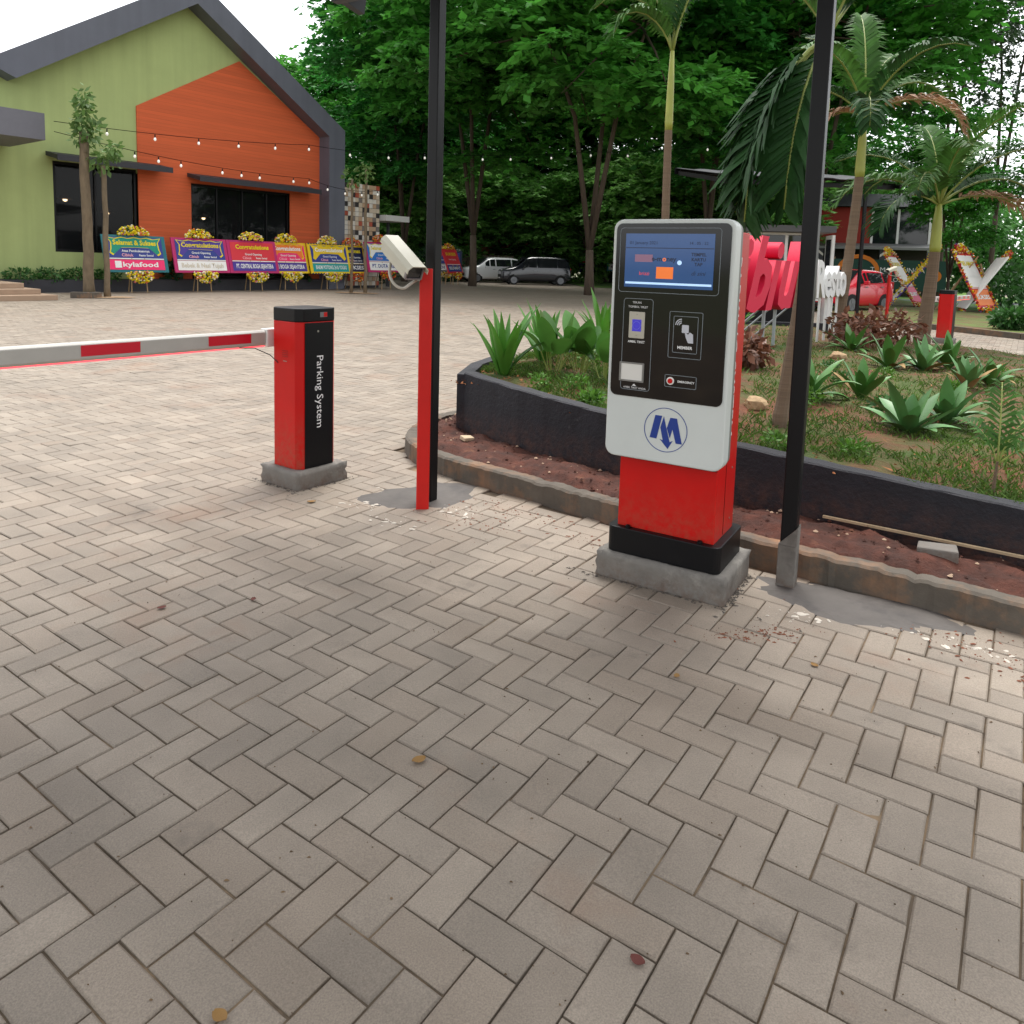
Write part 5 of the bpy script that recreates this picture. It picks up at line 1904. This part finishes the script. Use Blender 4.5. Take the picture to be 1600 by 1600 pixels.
def frond(parent, base, az, el, L, droop, leaflet, m_, n=34, hang=.6, seed=0, wid=.028, name='frond', vee=.5, early=False):
    """one feather frond: an arching rachis with two rows of leaflets"""
    r = random.Random(seed)
    h = Vector((math.cos(az), math.sin(az), 0))
    pts, T = [], []
    p = Vector(base)
    e = el
    k = 16
    for i in range(k + 1):
        pts.append(p.copy())
        d = h * math.cos(e) + Vector((0, 0, math.sin(e)))
        T.append(d)
        p = p + d * (L / k)
        e -= droop / k * ((1.6 - 1.2 * i / k) if early else (0.5 + 1.2 * i / k))
    V, Q = [], []
    for i in range(n):
        f = .16 + .84 * (i + .5) / n
        u = f * k
        a = min(int(u), k - 1)
        q = pts[a].lerp(pts[a + 1], u - a)
        d = T[a]
        side = d.cross(Vector((0, 0, 1)))
        if side.length < .1:
            side = Vector((-math.sin(az), math.cos(az), 0))
        side.normalize()
        up = side.cross(d)
        ll = leaflet * (math.sin(math.pi * (.12 + .80 * f)) ** .7) * r.uniform(.85, 1.1)
        for s in (-1, 1):
            ld = (d * .62 + side * s * .75 + up * vee * r.uniform(.5, 1.2)).normalized()
            wv = ld.cross(up).normalized()
            mid = q + ld * ll * .5 + Vector((0, 0, -hang * ll * .12))
            end = q + ld * ll * .86 + Vector((0, 0, -hang * ll * r.uniform(.5, .8)))
            w = wid * r.uniform(.8, 1.2)
            kk = len(V)
            V += [tuple(q - wv * w * .3), tuple(q + wv * w * .3), tuple(mid + wv * w), tuple(mid - wv * w), tuple(end + wv * w * .1), tuple(end - wv * w * .1)]
            Q += [(kk, kk + 1, kk + 2, kk + 3), (kk + 3, kk + 2, kk + 4, kk + 5)]
    o_ = np_mesh(name, V, Q, m_, parent)
    MB().tube(pts[::2], [L * .010 * (1 - .8 * i / (k // 2)) + .002 for i in range(k // 2 + 1)], 6).build('rachis', m_rachis, o_, smooth=True)
    return o_


def palm(label, base, top, r0, r1, shaft, fr, group='palms in the garden', bulge=1.2, ring=.09, name='palm_tree'):
    t = thing(name, label, 'palm', base, 0, group)
    b = Vector((0, 0, 0))
    tp = Vector(top) - Vector(base)
    n = max(8, int(tp.length / ring))
    path, rad = [], []
    for i in range(n + 1):
        f = i / n
        bend = math.sin(f * math.pi / 2)
        path.append(Vector((tp.x * (f * .5 + bend * .5 if abs(tp.x) > .01 else f), tp.y * f, tp.z * f)) + Vector((0, 0, -.06 if i == 0 else 0)))
        rr_ = r0 + (r1 - r0) * f
        rad.append(rr_ * (1 + .05 * (i % 2)) * (bulge if f < .08 else 1.0))
    MB().tube(path, rad, 12).build('trunk', m_ptrunk, t, smooth=False)
    sh = Vector((tp.x * .02 / max(tp.z, .1), 0, 1)) * shaft
    if shaft > 0:
        MB().tube([tp, tp + sh * .1, tp + sh * .6, tp + sh], [r1 * 1.02, r1 * 1.12, r1 * .92, r1 * .55], 12).build('crownshaft', m_shaft, t, smooth=True)
    c = tp + sh * .97
    for k, (az, el, L, dr, ll, m_) in enumerate(fr):
        frond(t, c, R(az), R(el), L, R(dr), ll, m_, seed=k * 13 + int(L * 100), n=int(26 + L * 10), early=el < 0)
    return t


# slim palm whose trunk rises behind the ticket machine
palm('slim ringed palm trunk rising behind the ticket machine', (2.62, 13.0, .3), (2.55, 13.0, 3.75), .074, .062, 1.3,
     [(185, 76, 1.9, 130, .50, m_frond), (150, 80, 2.0, 70, .48, m_frond), (205, 66, 1.6, 150, .48, m_frond), (20, 80, 2.2, 60, .48, m_frond), (60, 84, 2.3, 40, .48, m_frond), (320, 80, 2.2, 70, .48, m_frond_dk)], bulge=1.15)
# leaning palm right behind the canopy post with a big hanging frond
palm('leaning young palm behind the right canopy post with a hanging frond', (1.82, 4.98, .38), (2.08, 5.25, 2.50), .045, .034, .55,
     [(195, -34, 1.45, 55, .40, m_frond_dk), (178, -42, 1.40, 45, .38, m_frond_dk), (222, -46, 1.30, 40, .36, m_frond_dk), (160, -36, 1.35, 50, .38, m_frond_dk), (165, 60, .9, 60, .34, m_frond), (75, 74, 1.1, 60, .36, m_frond),
      (310, 70, 1.0, 60, .34, m_frond), (20, 60, 1.1, 80, .36, m_frond_dk)], bulge=1.1)
palm('tall palm with pale shaft in the middle of the right garden', (5.42, 12.5, .22), (5.62, 12.5, 3.0), .088, .070, 1.0,
     [(20, 50, 2.1, 95, .6, m_frond), (45, 68, 2.0, 70, .55, m_frond), (165, 48, 1.9, 120, .6, m_frond_dk), (120, 74, 2.1, 60, .55, m_frond_dk), (330, 30, 1.7, 110, .5, m_frond_dry), (300, 60, 2.0, 90, .55, m_frond_dk), (210, 62, 2.0, 90, .55, m_frond), (250, 30, 1.5, 120, .5, m_frond_dk),
      (75, 80, 2.3, 50, .55, m_frond), (190, 15, 1.2, 110, .45, m_frond_dry)])
palm('stout low palm with wide fronds left of the far red barrier', (7.42, 13.5, .20), (7.52, 13.5, 1.85), .125, .085, .85,
     [(8, 40, 2.3, 95, .65, m_frond_dk), (30, 62, 2.2, 70, .6, m_frond), (80, 76, 2.0, 55, .6, m_frond), (150, 60, 2.1, 85, .6, m_frond_dk), (178, 40, 2.1, 105, .6, m_frond), (205, 22, 1.8, 105, .55, m_frond_dk), (330, 58, 2.2, 85, .6, m_frond_dk), (300, 74, 2.1, 60, .6, m_frond), (255, 62, 2.0, 90, .55, m_frond),
      (355, 24, 2.1, 110, .6, m_frond_dry), (110, 48, 2.0, 95, .55, m_frond_dk), (230, 44, 1.9, 100, .55, m_frond)], bulge=1.15)
sp = thing('palm_seedling', 'single young palm shoot at the right edge of the planter', 'palm', (2.46, 3.70, mound_z(2.46, 3.70)), 0)
MB().tube([(0, 0, -.03), (.01, 0, .18)], [.011, .006], 7).build('stem', m_ptrunk, sp)
for k, (az, el, L, dr) in enumerate(((20, 66, .42, 60), (60, 78, .46, 40), (350, 48, .34, 80), (110, 70, .3, 70))):
    frond(sp, (.01, 0, .16), R(az), R(el), L, R(dr), .17, m_frond, n=13, seed=200 + k, wid=.010)

# ------------------------------------------------------------------ garden plants


def blade_plant(name, label, cat, loc, n, L, W, spread, seed, m_, arch=.6, group=None, keel=.25, rz=0, widest=.45, base_r=.03, stem=0.0, tip=1.0, dry_m=None):
    """rosette or tuft: every leaf is a mesh of its own"""
    r = random.Random(seed)
    t = thing(name, label, cat, loc, rz, group)
    for i in range(n):
        az = i * 2.39996 + r.uniform(-.25, .25)
        f = (i + .5) / n                              # outer leaves first
        tilt = spread * (1 - f) ** .8 + .08 + r.uniform(-.08, .08)
        ll = L * r.uniform(.62, 1.15) * (.72 + .28 * math.sin(math.pi * (.2 + .6 * f)))
        h = Vector((math.cos(az), math.sin(az), 0))
        sd2 = Vector((-math.sin(az), math.cos(az), 0))
        p = h * base_r * r.uniform(.3, 1)
        V, Q = [], []
        k = 8
        bendy = arch * r.uniform(.3, 1.9)
        twist = r.uniform(-.5, .5)
        a = tilt
        if stem > 0:
            for _ in range(3):
                p = p + (h * math.sin(a * .5) + Vector((0, 0, math.cos(a * .5)))) * stem / 3
        for j in range(k + 1):
            u = j / k
            if u < widest:
                w = W * (.45 + .55 * math.sin(u / widest * math.pi / 2))
            else:
                w = W * max(math.cos((u - widest) / (1 - widest) * math.pi / 2), .03) ** (.8 * tip)
            d = h * math.sin(a) + Vector((0, 0, math.cos(a)))
            nn = sd2.cross(d)
            V += [tuple(p - sd2 * w - nn * w * keel), tuple(p), tuple(p + sd2 * w - nn * w * keel)]
            p = p + d * (ll / k)
            a += bendy * tilt / k * (0.6 + 1.2 * u) + r.uniform(-.05, .05)
            sd2 = (sd2 + h * twist / k).normalized()
        for j in range(k):
            for q in range(2):
                b0 = j * 3 + q
                Q.append((b0, b0 + 1, b0 + 4, b0 + 3))
        dry = dry_m if (dry_m is not None and f < .3 and r.random() < .4) else m_
        np_mesh('leaf', V, Q, dry, t, smooth=True)
        if stem > 0:
            MB().tube([h * base_r * .5, Vector(V[1])], [.006, .004], 5).build('leaf_stalk', m_rachis, t)
    return t


m_agave = mat('agave_leaf', srgb(84, 128, 72), rough=.45, objrand=.18, var=.12, vscale=8)
m_agave2 = mat('agave_leaf_green', srgb(72, 118, 52), rough=.45, objrand=.18, var=.12, vscale=8)
m_strap = mat('strap_leaf', srgb(74, 128, 44), rough=.4, objrand=.2, trans=.2, var=.1)
m_broad = mat('broad_leaf', srgb(72, 118, 48), rough=.35, objrand=.22, trans=.2, var=.12)
m_dryleaf = mat('agave_dry_leaf', srgb(150, 122, 78), rough=.8, var=.3, vscale=12)
AG = [(2.74, 5.05, .40, .052, 'largest grey green agave in the front right of the garden', m_agave, 17), (3.16, 5.32, .36, .05, 'agave touching the largest one on its right', m_agave, 14),
      (2.92, 6.15, .36, .046, 'upright agave behind the largest one, middle of the garden', m_agave2, 14), (2.42, 6.0, .42, .05, 'dark agave right beside the canopy post', m_agave2, 14),
      (4.72, 8.5, .42, .05, 'agave in front of the far red barrier box', m_agave, 15), (4.35, 8.55, .42, .055, 'agave left of the one before the far red barrier', m_agave2, 13),
      (5.15, 8.75, .45, .055, 'agave right of the one before the far red barrier', m_agave2, 13), (4.35, 7.05, .36, .038, 'pale spiky rosette at the right of the garden', m_agave, 20),
      (4.75, 7.35, .38, .05, 'agave behind the pale spiky rosette', m_agave2, 13), (4.7, 10.3, .45, .045, 'dark green agave in the rear garden by the stout palm', m_agave2, 16)]
for k, (x, y, L, W, lab, m_, n) in enumerate(AG):
    blade_plant('agave', lab, 'agave', (x, y, mound_z(x, y) - .01), n, L, W, [1.15, .95, .8, 1.0, 1.2][k % 5], 400 + k, m_, arch=[.35, .6, .3, .8, .5][k % 5], group='agaves in the garden', keel=.35, widest=[.5, .42, .55][k % 3], dry_m=m_dryleaf)
# strap-leaved and broad-leaved plants at the planter's left tip
for k, (x, y, L, n, lab) in enumerate(((-.06, 6.22, .62, 22, 'strap leaved plant at the left tip of the planter'), (.30, 7.0, .60, 18, 'strap leaved plant behind the planter tip plant'), (.95, 7.6, .60, 18, 'strap leaved plant just left of the ticket machine'),
                                       (1.15, 9.6, .7, 16, 'strap leaved plant farther back by the plaza edge'))):
    blade_plant('strap_plant', lab, 'plant', (x, y, mound_z(x, y) - .02), n - 4, L, .040, .42, 500 + k, m_strap, arch=.9, group='strap leaved plants by the planter tip', keel=.5, widest=.3, base_r=.05)
for k, (x, y, L, W, n, lab) in enumerate(((.36, 6.35, .34, .088, 10, 'broad leaved plant left of the ticket machine, front one'), (.60, 6.5, .36, .092, 11, 'broad leaved plant left of the ticket machine, rear one'), (.80, 6.25, .30, .075, 8, 'small broad leaved plant touching the left side of the ticket machine'))):
    blade_plant('broad_plant', lab, 'plant', (x, y, mound_z(x, y) - .02), n, L, W, .85, 540 + k, m_broad, arch=.7, group='broad leaved plants by the planter tip', keel=.2, widest=.45, base_r=.09, stem=.20, tip=.8)
# green bed under the sign, red-leaved shrubs, weeds, rocks
for k, (x, y, L, n, lab) in enumerate(((2.62, 10.6, .55, 22, 'green leafy clump under the red sign letters, left one'), (3.05, 11.2, .55, 22, 'green leafy clump under the red sign letters, middle one'), (3.5, 11.9, .5, 20, 'green leafy clump under the red sign letters, right one'),
                                       (2.0, 11.0, .55, 18, 'green leafy clump right behind the ticket machine'))):
    blade_plant('canna_clump', lab, 'plant', (x, y, mound_z(x, y) - .02), n, L, .05, .7, 560 + k, m_strap, arch=.6, group='leafy clumps under the sign', keel=.25)
m_redleaf = mat('croton_leaf', srgb(118, 78, 58), rough=.5, island=.4, trans=.15)
for k, (x, y, s, lab) in enumerate(((5.05, 10.9, .42, 'reddish shrub between the two garden palms, left one'), (5.75, 11.4, .5, 'reddish shrub between the two garden palms, right one'), (2.35, 7.6, .30, 'dry reddish tuft right of the ticket machine'))):
    t = thing('red_shrub', lab, 'shrub', (x, y, mound_z(x, y)), 0, 'reddish shrubs')
    quads('foliage', leaf_cloud(420, (0, 0, s * .62), (s, s, s * .62), .12, 620 + k, shell=.2), m_redleaf, t)
    for q in range(5):
        a = q * 1.26
        MB().tube([(0, 0, -.02), (math.cos(a) * s * .5, math.sin(a) * s * .5, s * .8)], [.012, .005], 5).build('stem', m_bark, t)
WE = [(.62, 5.42, .05, 'weed inside the planter edge, first from the left'), (.86, 5.05, .06, 'weed inside the planter edge, second from the left'), (.22, 5.72, .07, 'weed at the foot of the planter tip plant'), (1.62, 4.42, .06, 'leafy weed below the leaning palm trunk'),
      (2.05, 4.35, .055, 'leafy weed right of the canopy post'), (1.0, 5.6, .06, 'weed beside the ticket machine left edge')]
for k, (x, y, s, lab) in enumerate(WE):
    t = thing('weed', lab, 'weed', (x, y, mound_z(x, y)), 0, 'small weeds inside the planter')
    quads('foliage', leaf_cloud(170, (0, 0, s * .8), (s * 1.5, s * 1.5, s), .035, 660 + k, shell=.1, droop=-.3), m_leaf_bright, t)
wr_ = random.Random(77)
wm = None
for k in range(26):
    i_, j_ = wr_.randrange(20, NT - 4), wr_.randrange(3, 44)
    x, y, z = GV[i_, j_]
    if wm is None or k < 3:
        s_ = .055 + .02 * k
        t = thing('ground_plant', 'low round green ground plant in the garden grass', 'plant', (x, y, z), 0, 'low ground plants in the garden grass')
        quads('foliage', leaf_cloud(150, (0, 0, s_ * .7), (s_ * 1.5, s_ * 1.5, s_ * .8), .045, 960 + k, shell=.1, droop=-.3), m_leaf_mid if k % 2 else m_leaf_bright, t)
        wm = (wm or []) + [t]
    else:
        t = copy_tree(wm[k % 3])
        t.location = (x, y, z)
        t.rotation_euler = (0, 0, wr_.uniform(0, 6.28))
        t.scale = [wr_.uniform(.7, 1.4)] * 3
m_rock = mat('garden_rock', srgb(164, 138, 104), rough=.9, var=.3, vscale=8, bump=.01, bscale=20)


def rock(x, y, s, lab, seed):
    r = random.Random(seed)
    bm = bmesh.new()
    bmesh.ops.create_icosphere(bm, subdivisions=2, radius=s)
    for v in bm.verts:
        v.co *= 1 + r.uniform(-.14, .14)
        v.co.z *= .7
    me = bpy.data.meshes.new('rock')
    bm.to_mesh(me)
    bm.free()
    me.materials.append(m_rock)
    o_ = bpy.data.objects.new('rock', me)
    link(o_)
    o_.location = (x, y, mound_z(x, y) + s * .25)
    tag(o_, lab, 'rock', 'garden rocks')


rock(1.86, 5.6, .085, 'tan rock behind the leaning palm trunk', 1)
rock(4.0, 9.1, .10, 'pale rock left of the rear agaves', 3)

# ------------------------------------------------------------------ letter sign in the garden
sgn_dir = Vector((.59, .81, 0)).normalized()
s_org = Vector((3.4, 9.7, 0)) - sgn_dir * 2.35
sign = thing('letter_sign', 'large red script and white block letters Cibiuk Resto on posts', 'sign', (s_org.x, s_org.y, mound_z(3.4, 9.7)), math.atan2(sgn_dir.y, sgn_dir.x))
m_sred = mat('sign_red', srgb(206, 22, 62), rough=.6, spec=.25)
m_swhite = mat('sign_white', srgb(222, 222, 220), rough=.6, spec=.25)


def sign_word(word, x0, x1, z0, z1, m_, shear, ext, bold, squeeze):
    """one mesh per letter; the word fills x0..x1, its baseline on z0, its tallest letter up to z1"""
    mes, adv = [], []
    for ch in word:
        me = text_mesh(ch, 1.0, extrude=ext, bold=bold, shear=shear, align='LEFT')
        xs = [v.co.x for v in me.vertices]
        mes.append(me)
        adv.append((min(xs), max(xs)))
    lo = min(v.co.y for me in mes for v in me.vertices)
    hi = max(v.co.y for me in mes for v in me.vertices)
    k = (x1 - x0) / (sum(b - a for a, b in adv) * squeeze)
    x = x0
    for me, (a, b) in zip(mes, adv):
        for v in me.vertices:
            v.co.x = (v.co.x - a) * k + x
            v.co.y = z0 + (v.co.y - lo) / (hi - lo) * (z1 - z0)
        x += (b - a) * k * squeeze
        me.materials.clear()
        me.materials.append(m_)
        o_ = bpy.data.objects.new('letter', me)
        link(o_, sign)
        o_.matrix_basis = front(0, 0, 0)


sign_word('C', -.85, .62, .20, 1.22, m_sred, .45, .11, .035, 1.0)
sign_word('ibiuk', .42, 3.62, .48, 1.38, m_sred, .42, .11, .035, .80)
sign_word('Resto', 3.95, 5.75, .58, 1.15, m_swhite, 0, .10, .03, .90)
m_galv = mat('galvanised_post', srgb(150, 156, 158), rough=.5, metal=.3)
for x in (.1, 1.0, 1.9, 2.35, 3.2):
    MB().tube([(x, 0, -.1), (x, 0, .62)], .022, 8).build('post', m_galv, sign)
    MB().tube([(x, .05, .5), (x, .62, -.05)], .014, 6).build('strut', m_galv, sign)
for x in (4.2, 4.55, 4.95, 5.3, 5.65):
    MB().tube([(x, 0, -.1), (x, 0, .72)], .020, 8).build('post', m_white, sign)

# ------------------------------------------------------------------ exit side: lane, verge, barrier, booth, canopy
verge_poly = [(9.7, 21.6), (11.35, 19.4), (11.9, 17.4), (13.2, 15.2), (16.5, 11.5), (40, 8), (40, 40), (20, 40), (12, 31)]
mb = MB().prism(verge_poly, -.02, .085)
tag(mb.build('verge', mat('verge_soil', srgb(104, 78, 52), rough=.95, var=.3, vscale=1.2, col2=srgb(84, 108, 44), bump=.02, bscale=12, space='WORLD')), kind='structure')
mb = MB()
for a, b in zip(verge_poly[:5], verge_poly[1:6]):
    mb.beam((a[0], a[1], .06), (b[0], b[1], .06), .14, .16)
tag(mb.build('verge_kerb', m_kerb), kind='structure')
mb = MB().quad((17.5, 26, .092), (40, 24, .092), (42, 40, .092), (20, 40, .092))
tag(mb.build('far_lawn', mat('lawn_green2', srgb(70, 112, 38), rough=.9, var=.25, vscale=1.0, space='WORLD')), kind='structure')
mb = MB().quad((20, 36.5, .10), (45, 34, .10), (45, 37.5, .10), (20, 39.5, .10))
tag(mb.build('far_road', mat('asphalt', srgb(96, 98, 102), rough=.9, var=.15, vscale=2, space='WORLD')), kind='structure')
barrier('barrier_gate', 'plain red barrier box across the garden with a foreshortened arm', (9.22, 15.9, 0), R(48), 3.2, arm_dir=1, face_text=False, arm_y=.2,
        strips=[(.35, .55), (.85, 1.05), (1.35, 1.55), (1.85, 2.05), (2.35, 2.55), (2.8, 3.0)])
camera_pole('small surveillance camera on an orange red post by the far barrier', (10.6, 21.2, 0), .2, (.16, .0, 1.60), (-.18, -.12, 1.50), h=1.55)
# guard booth
bo = thing('guard_booth', 'white framed guard booth with dark windows behind the red letters', 'booth', (7.0, 20.2, 0), R(-8))
MB().box((0, 0, .30), (1.7, 1.5, .6)).build('base', m_black, bo)
MB().box((0, 0, .80), (1.7, 1.5, .42)).build('dado', m_red, bo)
fr = MB()
for x in (-.82, 0.1, .82):
    for y in (-.72, .72):
        fr.box((x, y, 1.68), (.07, .07, 1.34))
fr.build('frame', m_white, bo)
MB().box((0, 0, 2.38), (1.72, 1.52, .06)).build('head_rail', m_white, bo)
MB().box((0, 0, 1.04), (1.72, 1.52, .06)).build('sill_rail', m_white, bo)
for x0, x1 in ((-.78, .06), (.14, .78)):
    MB().box(((x0 + x1) / 2, -.72, 1.71), (x1 - x0, .02, 1.26)).build('window', m_glass_dark, bo)
for sx in (-1, 1):
    MB().box((sx * .82, 0, 1.71), (.02, 1.36, 1.26)).build('window', m_glass_dark, bo)
MB().box((0, .72, 1.71), (1.6, .02, 1.26)).build('window', m_glass_dark, bo)
MB().box((.05, -.1, 2.50), (2.3, 2.1, .16)).build('roof', mat('booth_roof', srgb(92, 92, 94), rough=.5), bo)
dr = MB().box((1.12, -.95, 1.2), (.07, .62, 2.3)).build('door', m_white, bo)
MB().box((1.12, -.95, 1.70), (.08, .44, 1.1)).build('door_glass', m_glass_dark, dr)
MB().box((1.07, -1.2, 1.1), (.03, .03, .14)).build('door_handle', m_alu, dr)
canopy('dark sheet roof canopy over the guard booth on the exit side', Vector((5.25, 17.6, 0)), R(6), 3.0, 'sheet roof canopies', sides=1, zr=3.42, deep=2.6, over=.7, sleeve=False)
# red two-storey house with white window frames
rh = thing('red_house', 'red house with white windows and a dark shopfront beneath', 'house', (21.2, 47.5, 0), R(-14))
m_redwall = mat('red_house_wall', srgb(150, 40, 28), rough=.75, var=.1, vscale=1)
MB().box((-2.0, 3, 2.75), (6, 6, 5.5)).build('wall', m_redwall, rh)
MB().box((2.75, 3, 2.75), (3.5, 5.7, 5.5)).build('glazed_bay', m_glass_dark, rh)
for x in (1.12, 2.6, 4.4):
    MB().box((x, .10, 4.1), (.14, .08, 2.6)).build('bay_mullion', m_white, rh)
MB().prism([(-.7, 5.5), (3.0, 6.6), (6.7, 5.5), (3.0, 6.4)], -5.4, 4.9, 'X').build('roof', m_chardark, rh)
for x, w in ((-3.6, 1.4),):
    f = MB().box((x, -.04, 4.35), (w, .12, 1.7)).build('window', m_white, rh)
    MB().box((x, -.11, 4.35), (w - .24, .04, 1.46)).build('pane', m_glass_dark, f)
MB().prism([(-1.9, 2.85), (0, 3.15), (0, 3.27), (-1.9, 3.0)], -5.6, 5.0, 'X').build('awning', mat('grey_awning', srgb(120, 120, 120), rough=.6), rh)
MB().box((-.3, -.05, 1.5), (9.2, .1, 2.9)).build('shopfront', m_interior, rh)
m_chev = mat('chevron_white', srgb(206, 200, 190), rough=.7)
for x in (-2.2, -.4, 1.6):
    pl = MB().box((x, -1.6, 1.45), (.62, .3, 2.9)).build('pillar', m_chardark, rh)
    for q in range(5):
        MB().prism([(x - .30, .3 + q * .52), (x, .55 + q * .52), (x + .30, .3 + q * .52), (x + .30, .46 + q * .52), (x, .71 + q * .52), (x - .30, .46 + q * .52)], -1.768, -1.752, 'Y').build('chevron', m_chev, pl)
MB().box((-4.4, -.35, 3.6), (.7, .3, .5)).build('air_conditioner', m_white, rh)
MB().tube([(-4.9, -.2, 0), (-4.9, -.2, 6.2)], .06, 6).build('drain_pipe', m_white, rh)
# green banner behind the red car
bn = thing('green_banner', 'dark green banner with orange arch behind the red car', 'banner', (18.6, 37.4, 0), R(-16))
MB().box((0, 0, 1.35), (5.2, .06, 1.5)).build('cloth', mat('banner_green', srgb(24, 66, 54), rough=.7), bn)
mbx = MB()
co = [(-1.4 + 1.0 * math.cos(R(a)), 1.5 + .85 * math.sin(R(a))) for a in range(0, 181, 15)]
ci = [(-1.4 + .8 * math.cos(R(a)), 1.5 + .65 * math.sin(R(a))) for a in range(180, -1, -15)]
mbx.prism(co + ci, -.05, -.032, 'Y').build('arch_print', m_flow[3], bn)
lettering('TAMAN BUNGA', .34, m_letter, bn, front(.4, -.036, 1.6))
lettering('FLORIST', .30, m_letter, bn, front(.5, -.036, 1.12))
MB().lathe([(.28, 0), (.28, .01)], (0, 0, 0), 16).xf(Matrix.Translation((2.1, -.034, 1.35)) @ Matrix.Rotation(R(90), 4, 'X')).build('round_print', m_flow[3], bn)
for x in (-2.5, 0, 2.5):
    MB().tube([(x, .06, 0), (x, .06, 2.2)], .03, 6).build('post', m_wood, bn)
# propped boards on the right
flower_board('narrow looking flower board leaning right, in the crossed pair', (15.75, 31.4, 0), R(249), purple, yellowb, whiteb, 'SELAMAT', mids[:1], 'SUKSES', 21, lean=36, w=1.4, h=2.7, zb=.15, weights=(9, 2, 1, 1, 1, 0, 1), group='crossed flower boards', legs=False, edging=True)
flower_board('narrow looking flower board leaning left, in the crossed pair', (17.2, 31.7, 0), R(47), redb, whiteb, pink, 'SUKSES', mids[:1], 'SELAMAT', 22, lean=33, w=1.4, h=2.5, zb=.15, weights=(6, 3, 2, 2, 1, 1, 0), group='crossed flower boards', legs=False, edging=True)
flower_board('red bordered flower board leaning left at the far right', (17.9, 28.2, 0), R(37), redb, whiteb, orangeb, 'SELAMAT', mids[:1], 'SUKSES', 23, lean=28, w=1.5, h=2.4, zb=.2, weights=(4, 2, 1, 3, 1, 5, 1), group='propped flower boards', legs=False, edging=True)
flower_board('flower board showing its bare pale back at the far right', (17.3, 28.9, 0), R(70), whiteb, whiteb, whiteb, 'SUKSES', mids[:1], 'SELAMAT', 24, lean=-32, w=1.6, h=2.3, zb=.2, weights=(3, 1, 1, 3, 2, 3, 0), group='propped flower boards', legs=False)
for k, (a, b, lab) in enumerate((((16.6, 29.4, .08), (17.6, 28.7, 2.1), 'bamboo prop behind the red bordered board, front one'), ((17.0, 29.9, .08), (17.9, 29.1, 2.2), 'bamboo prop behind the red bordered board, rear one'), ((19.0, 29.6, .08), (17.9, 28.9, 1.9), 'bamboo prop right of the pale backed board'))):
    o = MB().tube([a, b], .03, 6).build('bamboo_prop', m_wood)
    tag(o, lab, 'prop')
# dark trunks and shrubs at the right edge
for i, (x, y, s, m_, lab) in enumerate(((13.6, 18.6, .5, m_redleaf, 'reddish shrub on the verge past the far barrier arm'), (14.6, 17.6, .55, m_leaf_dark, 'dark shrub on the verge at the right edge'), (12.9, 19.4, .35, m_leaf_mid, 'small green shrub on the verge behind the far barrier'),
                                        (20.5, 31.5, 1.2, m_leaf_mid, 'green bush behind the propped flower boards'), (23.5, 30.0, .9, m_flow[0], 'yellow flowering bush at the right edge'))):
    t = thing('shrub', lab, 'shrub', (x, y, .08), 0, 'shrubs on the exit verge')
    quads('foliage', leaf_cloud(700, (0, 0, s * .8), (s * 1.2, s * 1.2, s * .8), .16 if s < 1 else .3, 720 + i, shell=.3), m_, t)
    MB().tube([(0, 0, -.02), (.03, 0, s)], [.02, .01], 5).build('stem', m_bark_dark, t)
